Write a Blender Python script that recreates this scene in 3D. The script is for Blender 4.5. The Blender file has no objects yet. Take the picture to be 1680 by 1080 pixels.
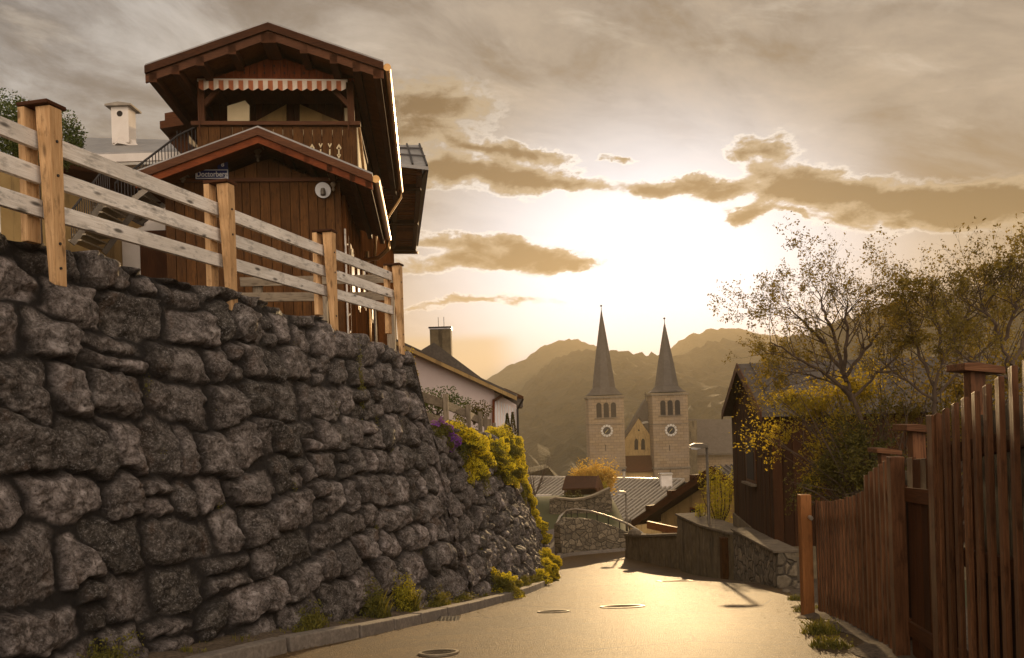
import bpy, math, random
import numpy as np
from mathutils import Vector, Matrix
R = math.radians
random.seed(7); RNG = np.random.default_rng(11)
sc = bpy.context.scene
col = sc.collection

# ------------------------------------------------------------------ camera
F = 1450.0; CX = 840.0; HY = 686.0; ROLL = R(1.8); EYE = 1.6
cr, sr = math.cos(ROLL), math.sin(ROLL)
cam_d = bpy.data.cameras.new("camera"); cam = bpy.data.objects.new("camera", cam_d); col.objects.link(cam)
cam.matrix_world = Matrix(((cr, sr, 0, 0), (0, 0, -1, 0), (-sr, cr, 0, EYE), (0, 0, 0, 1)))
cam_d.sensor_width = 36; cam_d.lens = 36 * F / 1680; cam_d.shift_y = (HY - 540) / 1680
cam_d.clip_start = 0.05; cam_d.clip_end = 12000
sc.camera = cam
sc.view_settings.view_transform = 'Standard'; sc.view_settings.look = 'None'
sc.view_settings.exposure = 0.32; sc.view_settings.gamma = 1.0
sc.render.engine = 'CYCLES'
sc.cycles.use_denoising = True
sc.cycles.max_bounces = 6; sc.cycles.diffuse_bounces = 3; sc.cycles.glossy_bounces = 2
sc.cycles.transmission_bounces = 3; sc.cycles.transparent_max_bounces = 6; sc.cycles.volume_bounces = 0
sc.cycles.volume_step_rate = 4; sc.cycles.sample_clamp_indirect = 4

def ray(px, py):
    a = px - CX; b = HY - py
    return (a * cr + b * sr) / F, (-a * sr + b * cr) / F      # x/y and z/y
def P(px, py, Y):
    u, v = ray(px, py)
    return Vector((u * Y, Y, EYE + v * Y))

# ------------------------------------------------------------------ sun and sky
SUN_AZ, SUN_EL = R(9.7), R(7.2)
sun_dir = Vector((math.sin(SUN_AZ) * math.cos(SUN_EL), math.cos(SUN_AZ) * math.cos(SUN_EL), math.sin(SUN_EL)))
sl = bpy.data.lights.new("sun", 'SUN'); sl.energy = 5.0; sl.angle = R(0.6); sl.color = (1.0, 0.68, 0.34)
so = bpy.data.objects.new("sun", sl); col.objects.link(so)
so.rotation_euler = sun_dir.to_track_quat('Z', 'Y').to_euler()
so.location = (0, 0, 60)

world = bpy.data.worlds.new("World"); sc.world = world; world.use_nodes = True
WN = world.node_tree; WN.nodes.clear()
class G:
    """small helper to write node maths"""
    def __init__(s, t): s.t = t
    def n(s, ty, **kw):
        x = s.t.nodes.new(ty)
        for k, v in kw.items(): setattr(x, k, v)
        return x
    def put(s, sock, v):
        if hasattr(v, 'is_output'): s.t.links.new(v, sock)
        else: sock.default_value = v
    def m(s, op, a, b=None, c=None, clamp=False):
        x = s.n('ShaderNodeMath', operation=op); x.use_clamp = clamp
        s.put(x.inputs[0], a)
        if b is not None: s.put(x.inputs[1], b)
        if c is not None: s.put(x.inputs[2], c)
        return x.outputs[0]
    def ss(s, v, lo, hi, a=0.0, b=1.0, kind='SMOOTHSTEP'):
        x = s.n('ShaderNodeMapRange', interpolation_type=kind)
        s.put(x.inputs[0], v); x.inputs[1].default_value = lo; x.inputs[2].default_value = hi
        s.put(x.inputs[3], a); s.put(x.inputs[4], b)
        return x.outputs[0]
    def mix(s, f, a, b, mode='MIX'):
        x = s.n('ShaderNodeMix', data_type='RGBA', blend_type=mode)
        s.put(x.inputs[0], f)
        for i, v in ((6, a), (7, b)):
            if isinstance(v, tuple) and len(v) == 3: v = (*v, 1)
            s.put(x.inputs[i], v)
        return x.outputs[2]
    def comb(s, x_, y_, z_=0.0):
        x = s.n('ShaderNodeCombineXYZ'); s.put(x.inputs[0], x_); s.put(x.inputs[1], y_); s.put(x.inputs[2], z_)
        return x.outputs[0]
    def noise(s, vec, scale, detail=4, rough=.5, dist=0.0, color=False):
        x = s.n('ShaderNodeTexNoise'); s.put(x.inputs['Vector'], vec)
        x.inputs['Scale'].default_value = scale; x.inputs['Detail'].default_value = detail
        x.inputs['Roughness'].default_value = rough; x.inputs['Distortion'].default_value = dist
        return x.outputs['Color' if color else 'Fac']
    def ramp(s, f, stops):
        x = s.n('ShaderNodeValToRGB'); s.put(x.inputs[0], f)
        e = x.color_ramp.elements
        while len(e) < len(stops): e.new(0.5)
        for q, (p, c) in zip(e, stops): q.position = p; q.color = (*c, 1)
        return x.outputs[0]
g = G(WN)
geo = g.n('ShaderNodeTexCoord')
sep = g.n('ShaderNodeSeparateXYZ'); WN.links.new(geo.outputs['Generated'], sep.inputs[0])
dx, dy, dz = sep.outputs
az = g.m('ARCTAN2', dx, dy)                      # 0 straight ahead, + right
el = g.m('ARCSINE', dz)
ang = g.comb(az, el)
def azel(px, py):
    u, v = ray(px, py); return math.atan2(u, 1), math.atan2(v, math.hypot(u, 1))
# domain warp for ragged cloud edges
wv = g.comb(g.m('MULTIPLY', az, 1.0), g.m('MULTIPLY', el, 1.7))
w1 = g.m('SUBTRACT', g.noise(wv, 13, 6, .62), .5)
w2 = g.m('SUBTRACT', g.noise(g.comb(g.m('ADD', az, 5.0), g.m('MULTIPLY', el, 1.7)), 11, 6, .62), .5)
azw = g.m('MULTIPLY_ADD', w1, .12, az); elw = g.m('MULTIPLY_ADD', w2, .055, el)
def blob(px, py, rx, ry, rot=8, wgt=1.0):
    a0, e0 = azel(px, py); c, s_ = math.cos(-R(rot) + ROLL), math.sin(-R(rot) + ROLL)
    da = g.m('SUBTRACT', azw, a0); de = g.m('SUBTRACT', elw, e0)
    p = g.m('MULTIPLY_ADD', de, s_ * F / rx, g.m('MULTIPLY', da, c * F / rx))
    q = g.m('MULTIPLY_ADD', de, c * F / ry, g.m('MULTIPLY', da, -s_ * F / ry))
    r2 = g.m('MULTIPLY_ADD', p, p, g.m('MULTIPLY', q, q))
    return g.m('MULTIPLY', g.m('POWER', 2.718, g.m('MULTIPLY', r2, -.8)), wgt)
def total(l):
    t = l[0]
    for x in l[1:]: t = g.m('ADD', t, x)
    return t
clouds = total([blob(*b) for b in (
    (715, 180, 90, 40, 4, 1.1), (640, 215, 60, 40, 0, .7), (800, 240, 55, 11, 12, 1.0), (885, 257, 45, 11, 14, 1.0),
    (735, 285, 70, 22, 10, 1.0), (835, 288, 80, 19, 8, 1.0), (930, 304, 70, 14, 6, 1.0), (1005, 255, 32, 9, 20, 1.0),
    (1090, 305, 42, 13, 8, 1.1), (1165, 303, 40, 13, 8, 1.1), (1255, 252, 44, 18, 12, 1.2), (1240, 352, 22, 13, 0, 1.0),
    (1290, 308, 80, 20, 8, 1.0), (1400, 318, 105, 26, 12, 1.15), (1545, 342, 120, 26, 6, 1.2), (1690, 335, 100, 34, 3, 1.1),
    (730, 395, 100, 13, 6, 1.0), (800, 430, 115, 17, 3, 1.2), (890, 412, 70, 12, 10, .9), (940, 433, 50, 8, 8, .9),
    (760, 500, 150, 8, 2, .8), (1300, 355, 22, 5, 18, .7))])
fine = g.noise(wv, 26, 8, .66, .35)
fine2 = g.noise(g.comb(g.m('MULTIPLY', az, 1.0), g.m('MULTIPLY', el, 2.4)), 15, 7, .62, .6)
cin = g.m('MULTIPLY_ADD', g.m('SUBTRACT', fine2, .5), 1.6, g.m('MULTIPLY_ADD', g.m('SUBTRACT', fine, .5), .9, clouds))
cmask = g.ss(cin, .40, .74)
ccore = g.ss(g.m('MULTIPLY_ADD', g.m('SUBTRACT', fine, .5), .8, cin), .62, 1.30)
# distance from the brightest part of the sky
ga, ge = azel(1065, 505)
ga_d = g.m('SUBTRACT', az, ga); ge_d = g.m('SUBTRACT', el, ge)
gd = g.m('SQRT', g.m('MULTIPLY_ADD', ga_d, ga_d, g.m('MULTIPLY', g.m('MULTIPLY', ge_d, ge_d), 1.7)))
glow = g.ss(gd, .05, .36, 1.0, 0.0)
wide = g.ss(gd, .10, .85, 1.0, 0.0)
left = g.ss(az, -.60, .10, 1.0, 0.0)
base = g.mix(left, (.155, .130, .108), (.115, .130, .150))
base = g.mix(wide, base, (.21, .205, .200))
# high veil of streaky cloud
veil_v = g.comb(g.m('MULTIPLY', az, 2.3), g.m('MULTIPLY', g.m('MULTIPLY_ADD', az, .22, el), 5.2))
veil = g.noise(veil_v, 2.1, 9, .64, .35)
veil2 = g.noise(g.comb(g.m('MULTIPLY', az, 3.0), g.m('MULTIPLY', g.m('MULTIPLY_ADD', az, .15, el), 9)), 3.0, 6, .6, .4)
base = g.mix(g.ss(veil, .40, .68, 0, .75), base, g.mix(left, (.38, .32, .26), (.50, .505, .505)))
base = g.mix(g.ss(veil, .50, .30, 0, .85), base, g.mix(left, (.105, .080, .058), (.045, .056, .072)))
base = g.mix(g.ss(veil2, .52, .75, 0, .35), base, (.60, .54, .46))
# low band of cloud over the left-hand ridge
lowb = g.m('MULTIPLY', g.ss(el, .085, .10, 1, 0), g.ss(az, .02, -.03, 0, .8))
base = g.mix(g.m('MULTIPLY', glow, 1.0, clamp=True), base, (1.04, 1.14, 1.34))
base = g.mix(lowb, base, (.42, .36, .27))
ccol = g.mix(g.ss(az, -.05, -.22), (.050, .026, .010), (.012, .012, .015))
ccol = g.mix(g.ss(az, .20, .42), ccol, (.014, .012, .010))
rim = g.m('MULTIPLY', g.m('MULTIPLY', g.ss(cin, .22, .40), g.ss(cin, .60, .42)), g.m('MULTIPLY', g.ss(gd, .45, .12, 0, .55), g.ss(clouds, .15, .32)))
base = g.mix(rim, base, (1.0, .95, .86))
ccol = g.mix(ccore, g.mix(.75, ccol, (.40, .33, .24)), ccol)
skyc = g.mix(g.m('MULTIPLY', cmask, .97), base, ccol)
# the sky behind the camera: unseen, brightened as fill for the near sides
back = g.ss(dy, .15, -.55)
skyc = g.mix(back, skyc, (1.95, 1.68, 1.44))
skyc = g.mix(g.ss(el, .55, .9), skyc, (.42, .38, .34))
skyc = g.mix(g.ss(el, -.02, -.12), skyc, (.10, .08, .05))
nish = g.n('ShaderNodeTexSky', sky_type='NISHITA', sun_disc=False)
nish.sun_elevation = SUN_EL; nish.sun_rotation = SUN_AZ; nish.air_density = 1.2; nish.dust_density = 2.0
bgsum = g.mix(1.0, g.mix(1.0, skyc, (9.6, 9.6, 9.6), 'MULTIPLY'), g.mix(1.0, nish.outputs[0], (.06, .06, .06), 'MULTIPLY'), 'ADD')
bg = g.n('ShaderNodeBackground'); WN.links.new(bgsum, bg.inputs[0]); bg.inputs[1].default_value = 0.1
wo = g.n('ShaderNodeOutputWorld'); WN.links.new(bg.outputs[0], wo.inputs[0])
world.cycles.sampling_method = 'MANUAL'; world.cycles.sample_map_resolution = 512

# ------------------------------------------------------------------ materials
def new_mat(name):
    m = bpy.data.materials.new(name); m.use_nodes = True
    nt = m.node_tree; b = nt.nodes['Principled BSDF']
    return m, G(nt), b
def coord(g, kind='Object'):
    return g.n('ShaderNodeTexCoord').outputs[kind]
def attr(g, name, out='Vector'):
    return g.n('ShaderNodeAttribute', attribute_name=name).outputs[out]
def scl(g, v, s, loc=(0, 0, 0)):
    x = g.n('ShaderNodeMapping'); g.put(x.inputs[0], v); x.inputs['Scale'].default_value = s; x.inputs['Location'].default_value = loc
    return x.outputs[0]
def bump(g, b, h, strength=.5, dist=.02):
    x = g.n('ShaderNodeBump'); g.put(x.inputs['Height'], h); x.inputs['Strength'].default_value = strength
    x.inputs['Distance'].default_value = dist
    g.t.links.new(x.outputs[0], b.inputs['Normal'])
def mul(c, k): return tuple(v * k for v in c)
def wood(name, c1, c2, rough=.75, knots=0.0, var=.35, freq=1.0, bs=.35, spec=.12):
    m, g, b = new_mat(name)
    v = attr(g, 'gv'); rnd = attr(g, 'rnd', 'Fac')
    gr = g.noise(scl(g, v, (1.1 * freq, 22 * freq, 22 * freq)), 3.0, 6, .62, .7)
    big = g.noise(scl(g, v, (1.0, 4, 4)), 1.3, 3, .5)
    c = g.ramp(gr, [(.30, c1), (.50, tuple((a + d) / 2 for a, d in zip(c1, c2))), (.72, c2)])
    c = g.mix(g.ss(big, .35, .7, 0, .5), c, mul(c1, .75))
    if knots:
        vo = g.n('ShaderNodeTexVoronoi'); g.put(vo.inputs['Vector'], scl(g, v, (3.2, 11, 11))); vo.inputs['Scale'].default_value = 1.0
        k = g.ss(vo.outputs['Distance'], .10, .26, 1, 0)
        keep = g.ss(g.noise(scl(g, v, (2.2, 2.2, 2.2)), 1.7, 2), .38, .46)
        c = g.mix(g.m('MULTIPLY', g.m('MULTIPLY', k, keep), knots), c, mul(c1, .22))
        st = g.ss(g.noise(scl(g, v, (3.5, 10, 10), (7, 3, 1)), 1.6, 7, .72), .50, .66)
        c = g.mix(g.m('MULTIPLY', st, .55), c, mul(c1, .35))
    fac = g.m('MULTIPLY_ADD', rnd, var, 1 - var / 2)
    c = g.mix(1.0, c, g.comb(fac, fac, fac), 'MULTIPLY')
    g.t.links.new(c, b.inputs['Base Color']); b.inputs['Roughness'].default_value = rough
    b.inputs['Specular IOR Level'].default_value = spec
    bump(g, b, gr, bs, .01)
    return m
def plain(name, c1, c2, scale=4, rough=.8, bs=.3, bd=.02, metallic=0.0, detail=6, stretch=(1, 1, 1), spec=.4, stain=None):
    m, g, b = new_mat(name)
    v = scl(g, coord(g), stretch)
    n1 = g.noise(v, scale, detail, .6); n2 = g.noise(v, scale * .23, 3, .5)
    c = g.ramp(n1, [(.32, c1), (.68, c2)])
    c = g.mix(g.ss(n2, .35, .68, 0, .45), c, mul(c1, .8))
    if stain:
        st = g.noise(scl(g, coord(g), (1.3, 1.3, .18)), 2.6, 6, .65)
        c = g.mix(g.ss(st, .50, .66, 0, .8), c, stain)
    g.t.links.new(c, b.inputs['Base Color']); b.inputs['Roughness'].default_value = rough
    b.inputs['Metallic'].default_value = metallic; b.inputs['Specular IOR Level'].default_value = spec
    if bs: bump(g, b, n1, bs, bd)
    return m
def leafy(name, c1, c2, trans=.45, rough=.6):
    m, g, b = new_mat(name)
    rnd = attr(g, 'rnd', 'Fac')
    c = g.mix(rnd, c1, c2)
    g.t.links.new(c, b.inputs['Base Color']); b.inputs['Roughness'].default_value = rough
    b.inputs['Specular IOR Level'].default_value = .3
    tr = g.n('ShaderNodeBsdfTranslucent'); g.t.links.new(g.mix(1.0, c, (1.25, 1.15, .6), 'MULTIPLY'), tr.inputs[0])
    mx = g.n('ShaderNodeMixShader'); mx.inputs[0].default_value = trans
    g.t.links.new(b.outputs[0], mx.inputs[1]); g.t.links.new(tr.outputs[0], mx.inputs[2])
    out = [n for n in g.t.nodes if n.type == 'OUTPUT_MATERIAL'][0]
    g.t.links.new(mx.outputs[0], out.inputs[0])
    return m
M = {}
M['rail'] = wood('weathered pale wood', (.60, .53, .45), (.90, .84, .77), .8, 1.0, .20)
M['post'] = wood('fresh larch post', (.44, .24, .10), (.74, .47, .24), .7, .7, .15)
M['oldrail'] = wood('grey brown old rail', (.16, .12, .08), (.34, .27, .19), .85, .5, .3)
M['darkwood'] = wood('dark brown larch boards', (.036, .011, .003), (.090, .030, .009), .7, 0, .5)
M['facade'] = wood('brown weathered boards', (.052, .019, .005), (.130, .054, .014), .75, .3, .45)
M['redwood'] = wood('reddish brown boards', (.110, .023, .005), (.230, .055, .013), .65, .2, .4)
M['soffit'] = wood('soffit boards', (.085, .026, .006), (.190, .070, .018), .7, .2, .6)
M['litsoffit'] = wood('lit soffit boards', (.17, .060, .014), (.36, .150, .038), .7, .2, .7)  # brighter copy of the soffit boards: orange light put into the colour
M['verge'] = wood('verge board', (.060, .020, .007), (.130, .050, .020), .6, 0, .2)
M['picket'] = wood('stained picket wood', (.060, .022, .008), (.200, .086, .036), .5, .4, .45, 1.0, .5)
M['gatepost'] = wood('orange stained post', (.22, .08, .022), (.34, .14, .045), .55, .2, .1)
M['barn'] = wood('barn boards', (.026, .009, .003), (.060, .022, .007), .8, 0, .6)
M['gapshade'] = wood('gap shade backing boards', (.012, .005, .003), (.030, .012, .006), .8, 0, .4)  # near-black so the picket gaps look shaded; shade put into the colour
M['cream'] = plain('cream paint', (.52, .40, .22), (.60, .47, .28), 3, .7, .1)
M['beige'] = plain('ochre plaster', (.40, .25, .09), (.50, .33, .13), 3, .85, .2, stain=(.22, .14, .06))
M['white'] = plain('white plaster', (.62, .54, .46), (.72, .64, .56), 2.5, .9, .2, .01)
M['pink'] = plain('pale pinkish plaster', (.74, .60, .54), (.82, .68, .62), 1.5, .9, .15, .01)
M['concrete'] = plain('stained concrete', (.13, .095, .05), (.24, .18, .10), 5, .9, .6, .03, stain=(.045, .032, .018))
M['oldstone'] = plain('rubble masonry', (.10, .075, .045), (.26, .19, .12), 7, .9, 1.0, .06)
M['coping'] = plain('coping stone', (.13, .10, .07), (.24, .19, .13), 6, .95, .5, .02, spec=.15)
M['kerb'] = plain('granite kerb', (.14, .115, .09), (.27, .22, .175), 26, .8, .5, .01)
M['metal'] = plain('grey metal', (.16, .13, .10), (.24, .20, .15), 9, .45, .1, .003, .7)
M['copper'] = plain('copper gutter', (.30, .16, .06), (.42, .24, .09), 6, .28, .1, .003, .9)
M['iron'] = plain('dark iron', (.035, .03, .028), (.06, .05, .045), 9, .5, .1, .003, .6)
M['steel'] = plain('worn steel', (.24, .19, .12), (.40, .32, .22), 40, .50, .4, .003, .3)
M['galv'] = plain('galvanised rail', (.42, .36, .28), (.55, .48, .38), 9, .35, .1, .003, .6)
M['roofmetal'] = plain('sheet metal roof', (.22, .20, .18), (.32, .29, .26), 5, .5, .1, .004, .3)
M['tile'] = plain('slate roof', (.085, .068, .052), (.15, .12, .095), 9, .8, .5, .02, stretch=(1, 1, 1))
M['barnroof'] = plain('dull barn roof', (.075, .060, .048), (.13, .105, .085), 6, .85, .3, .01, spec=.1)
M['ribs'] = plain('sunlit roof ribs', (.28, .23, .17), (.40, .34, .26), 9, .6, .3, .02)  # paler than the roof: sun on the ribs put into the colour
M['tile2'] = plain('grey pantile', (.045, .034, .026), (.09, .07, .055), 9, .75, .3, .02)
M['spire'] = plain('spire shingle', (.060, .045, .035), (.10, .080, .060), 2, .7, .3, .05)
M['glass'] = plain('dark window glass', (.02, .018, .015), (.03, .026, .022), 2, .12, 0, spec=.6)
M['dark'] = plain('dark opening', (.02, .014, .010), (.03, .02, .014), 2, .9, 0)
M['bark'] = plain('bark', (.055, .034, .020), (.11, .07, .042), 14, .9, .8, .01, stretch=(1, 1, .4))
M['castiron'] = plain('cast iron cover', (.045, .032, .020), (.085, .062, .040), 60, .9, .6, .006, 0, spec=.08)
M['soil'] = plain('soil and gravel', (.055, .036, .020), (.17, .12, .075), 28, .95, .8, .02)
M['path'] = plain('pale paving', (.17, .14, .12), (.24, .20, .17), 3, .95, .2, spec=.1)
M['leaf'] = leafy('leaf young', (.22, .17, .015), (.58, .44, .05), .6)
M['leafdark'] = leafy('leaf dark', (.035, .036, .006), (.14, .11, .016), .4)
M['leafbud'] = leafy('budding leaf', (.085, .062, .014), (.30, .225, .04), .6)
M['leaffresh'] = leafy('leaf fresh', (.28, .25, .02), (.50, .44, .05), .55)  # yellow green leaf colour of the fresh shrubs
M['leaforange'] = leafy('blossom orange', (.46, .29, .05), (.66, .46, .12), .5)
M['flower'] = leafy('yellow flowers', (.66, .52, .02), (.88, .76, .06), .42)
M['purple'] = leafy('purple flowers', (.22, .05, .38), (.38, .13, .58), .3)
M['grassm'] = leafy('grass', (.08, .10, .015), (.22, .20, .03), .4)
M['weed'] = leafy('weeds', (.07, .08, .015), (.26, .22, .04), .4)
M['forest'] = plain('forested slope', (.030, .024, .008), (.090, .064, .021), .12, .95, 1.0, 4.0)
M['field'] = plain('valley ground', (.05, .055, .018), (.10, .09, .035), .05, .95, .3)
M['blue'] = plain('blue enamel', (.016, .026, .12), (.022, .036, .16), 3, .3, 0)
M['whitepaint'] = plain('white enamel', (.78, .76, .74), (.82, .80, .78), 3, .3, 0)
M['hedge'] = leafy('hedge leaf', (.035, .055, .010), (.13, .15, .03), .3)

def church_stone():
    m, g, b = new_mat('church ashlar')
    v = attr(g, 'gv')
    br = g.n('ShaderNodeTexBrick'); g.put(br.inputs['Vector'], v)
    br.inputs['Scale'].default_value = 1.0; br.inputs['Brick Width'].default_value = 1.3; br.inputs['Row Height'].default_value = .62
    br.inputs['Mortar Size'].default_value = .035; br.inputs['Color1'].default_value = (.27, .185, .10, 1); br.inputs['Color2'].default_value = (.20, .13, .068, 1)
    br.inputs['Mortar'].default_value = (.10, .066, .036, 1)
    n = g.noise(v, .35, 5, .6)
    c = g.mix(g.ss(n, .35, .7, 0, .5), br.outputs[0], (.24, .18, .13))
    g.t.links.new(c, b.inputs['Base Color']); b.inputs['Roughness'].default_value = .9
    bump(g, b, br.outputs['Fac'], -.4, .05)
    return m
M['ashlar'] = church_stone()

def road_mat():
    m, g, b = new_mat('asphalt')
    v = coord(g)
    grain = g.noise(v, 38, 8, .85)
    vo = g.n('ShaderNodeTexVoronoi'); g.put(vo.inputs['Vector'], v); vo.inputs['Scale'].default_value = 120
    big = g.noise(scl(g, v, (1, .35, 1)), .9, 5, .6, .5)
    med = g.noise(v, 5, 5, .65)
    c = g.ramp(grain, [(.30, (.022, .012, .005)), (.50, (.095, .054, .020)), (.66, (.38, .225, .085))])
    c = g.mix(g.ss(big, .36, .62, 0, .7), c, (.125, .074, .028))
    c = g.mix(g.ss(med, .50, .66, 0, .55), c, (.070, .044, .020))
    c = g.mix(g.ss(g.noise(scl(g, v, (1, .6, 1), (4, 2, 0)), .55, 3, .55, 1.0), .52, .55, 0, .40), c, (.060, .038, .018))
    band = g.noise(scl(g, v, (1.1, .05, 1)), 1.4, 4, .6)
    c = g.mix(g.ss(band, .50, .64, 0, .45), c, (.075, .047, .022))
    # hairline cracks and a tar seam
    vc = g.n('ShaderNodeTexVoronoi', feature='DISTANCE_TO_EDGE'); g.put(vc.inputs['Vector'], g.mix(.12, v, g.noise(v, 2.5, 4, .6, color=True)))
    vc.inputs['Scale'].default_value = .55
    cr_ = g.m('MULTIPLY', g.ss(vc.outputs['Distance'], .004, .010, 1, 0), g.ss(g.noise(v, .7, 2), .46, .56))
    c = g.mix(g.m('MULTIPLY', cr_, .75), c, (.03, .022, .015))
    g.t.links.new(c, b.inputs['Base Color'])
    b.inputs['Roughness'].default_value = .58
    b.inputs['Specular IOR Level'].default_value = .17
    h = g.m('ADD', g.m('MULTIPLY', vo.outputs['Distance'], .8), grain)
    bump(g, b, h, .9, .012)
    return m
M['road'] = road_mat()

def stone_mat():
    m, g, b = new_mat('boulder wall stone')
    v = coord(g)
    tint = attr(g, 'tint', 'Fac'); mort = attr(g, 'mort', 'Fac')
    n1 = g.noise(v, 9, 8, .68, .5); n2 = g.noise(v, 42, 8, .82); n3 = g.noise(scl(g, v, (1, 1, .45)), 3.2, 5, .6, 1.2)
    c = g.ramp(n1, [(.30, (.022, .017, .015)), (.45, (.085, .068, .056)), (.56, (.180, .148, .128)), (.70, (.42, .365, .33))])
    k = g.m('MULTIPLY_ADD', tint, 1.25, .42)
    c = g.mix(1.0, c, g.comb(k, k, g.m('MULTIPLY_ADD', tint, 1.35, .38)), 'MULTIPLY')
    c = g.mix(g.ss(n3, .56, .70, 0, .5), c, (.115, .062, .034))            # iron-brown veins
    c = g.mix(g.ss(n2, .52, .62, 0, .75), c, (.42, .38, .355))              # pale grit, contrast raised to stand in for light on bumps
    c = g.mix(g.ss(n2, .48, .39, 0, .85), c, (.012, .009, .007))  # dark grit, contrast raised to stand in for shade between bumps
    c = g.mix(mort, (.016, .012, .010), c)
    g.t.links.new(c, b.inputs['Base Color'])
    g.t.links.new(g.ss(n1, .3, .7, .85, .60), b.inputs['Roughness'])
    b.inputs['Specular IOR Level'].default_value = .35
    h = g.m('MULTIPLY_ADD', n2, .45, g.m('MULTIPLY_ADD', n3, .8, n1))
    bump(g, b, h, 1.0, .06)
    return m
M['stone'] = stone_mat()

# ------------------------------------------------------------------ object helpers
def tag(o, label=None, cat=None, group=None, kind=None):
    if label: o['label'] = label
    if cat: o['category'] = cat
    if group: o['group'] = group
    if kind: o['kind'] = kind
    return o
def thing(name, loc, label, cat, group=None):
    o = bpy.data.objects.new(name, None); col.objects.link(o); o.location = loc; o.empty_display_size = .2
    tag(o, label, cat, group); return o
def root_loc(o):
    l = Vector((0, 0, 0))
    while o is not None: l += o.location; o = o.parent
    return l
class MB:
    """collects shapes given in world coordinates and builds one mesh"""
    def __init__(s): s.v = []; s.f = []; s.g = []; s.r = []; s.smooth = False
    def add(s, vs, fs, gv=None, r=None):
        o = len(s.v); r = random.random() if r is None else r
        s.v += [tuple(p) for p in vs]; s.f += [tuple(i + o for i in f) for f in fs]
        s.g += [tuple(p) for p in (gv or vs)]; s.r += [r] * len(vs)
    def hexa(s, c8, lenaxis=0, r=None):
        """c8: four bottom corners then four top corners (same order)"""
        c8 = [Vector(c) for c in c8]
        ax = [(c8[1] - c8[0]), (c8[3] - c8[0]), (c8[4] - c8[0])]
        L = [a.length for a in ax]; order = sorted(range(3), key=lambda i: -L[i])
        gx = ax[order[0]].normalized() if L[order[0]] else Vector((1, 0, 0))
        gy = ax[order[1]] - gx * ax[order[1]].dot(gx); gy = gy.normalized() if gy.length > 1e-6 else Vector((0, 1, 0))
        gz = gx.cross(gy)
        off = Vector((random.random() * 30, random.random() * 30, random.random() * 30))
        gv = [(Vector(((c - c8[0]).dot(gx), (c - c8[0]).dot(gy), (c - c8[0]).dot(gz))) + off) for c in c8]
        s.add(c8, [(0, 3, 2, 1), (4, 5, 6, 7), (0, 1, 5, 4), (1, 2, 6, 5), (2, 3, 7, 6), (3, 0, 4, 7)], gv, r)
    def box(s, c, size, ax=Vector((1, 0, 0)), ay=Vector((0, 1, 0)), az_=Vector((0, 0, 1)), r=None):
        c = Vector(c); ax = Vector(ax).normalized() * size[0] / 2; ay = Vector(ay).normalized() * size[1] / 2; az_ = Vector(az_).normalized() * size[2] / 2
        s.hexa([c - ax - ay - az_, c + ax - ay - az_, c + ax + ay - az_, c - ax + ay - az_, c - ax - ay + az_, c + ax - ay + az_, c + ax + ay + az_, c - ax + ay + az_], r=r)
    def beam(s, a, b, w, h, up=Vector((0, 0, 1)), r=None):
        """bar from a to b, w wide sideways, h high"""
        a, b = Vector(a), Vector(b); d = (b - a).normalized()
        sd = d.cross(Vector(up)); sd = sd.normalized() if sd.length > 1e-6 else Vector((1, 0, 0)); u = sd.cross(d)
        sd *= w / 2; u *= h / 2
        s.hexa([a - sd - u, b - sd - u, b + sd - u, a + sd - u, a - sd + u, b - sd + u, b + sd + u, a + sd + u], r=r)
    def tube(s, pts, rad, n=6, cap=True):
        pts = [Vector(p) for p in pts]
        rad = [rad] * len(pts) if isinstance(rad, (int, float)) else rad
        vs = []; t0 = None; gv = []; Ls = 0; off = random.random() * 30
        for i, p in enumerate(pts):
            d = (pts[min(i + 1, len(pts) - 1)] - pts[max(i - 1, 0)])
            d = d.normalized() if d.length > 1e-9 else Vector((0, 0, 1))
            if t0 is None:
                t0 = d.orthogonal().normalized()
            t0 = (t0 - d * t0.dot(d)); t0 = t0.normalized() if t0.length > 1e-6 else d.orthogonal().normalized()
            b_ = d.cross(t0)
            if i: Ls += (p - pts[i - 1]).length
            for k in range(n):
                a_ = 2 * math.pi * k / n
                vs.append(p + (t0 * math.cos(a_) + b_ * math.sin(a_)) * rad[i]); gv.append((Ls + off, a_ * rad[i], 0))
        fs = [(i * n + k, i * n + (k + 1) % n, (i + 1) * n + (k + 1) % n, (i + 1) * n + k) for i in range(len(pts) - 1) for k in range(n)]
        if cap: fs += [tuple(range(n - 1, -1, -1)), tuple((len(pts) - 1) * n + k for k in range(n))]
        s.add(vs, fs, gv)
    def prism(s, poly, d, r=None):
        """polygon (list of points) swept by vector d"""
        poly = [Vector(p) for p in poly]; n = len(poly); d = Vector(d)
        ctr = poly[0]
        s.add(poly + [p + d for p in poly], [tuple(range(n - 1, -1, -1)), tuple(range(n, 2 * n))] + [(i, (i + 1) % n, n + (i + 1) % n, n + i) for i in range(n)], r=r)
    def lathe(s, c, prof, n=16, r=None):
        c = Vector(c); vs = []
        for rr, z in prof:
            vs += [c + Vector((rr * math.cos(2 * math.pi * k / n), rr * math.sin(2 * math.pi * k / n), z)) for k in range(n)]
        fs = [(i * n + k, i * n + (k + 1) % n, (i + 1) * n + (k + 1) % n, (i + 1) * n + k) for i in range(len(prof) - 1) for k in range(n)]
        fs += [tuple(range(n - 1, -1, -1)), tuple((len(prof) - 1) * n + k for k in range(n))]
        s.add(vs, fs, r=r)
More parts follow.
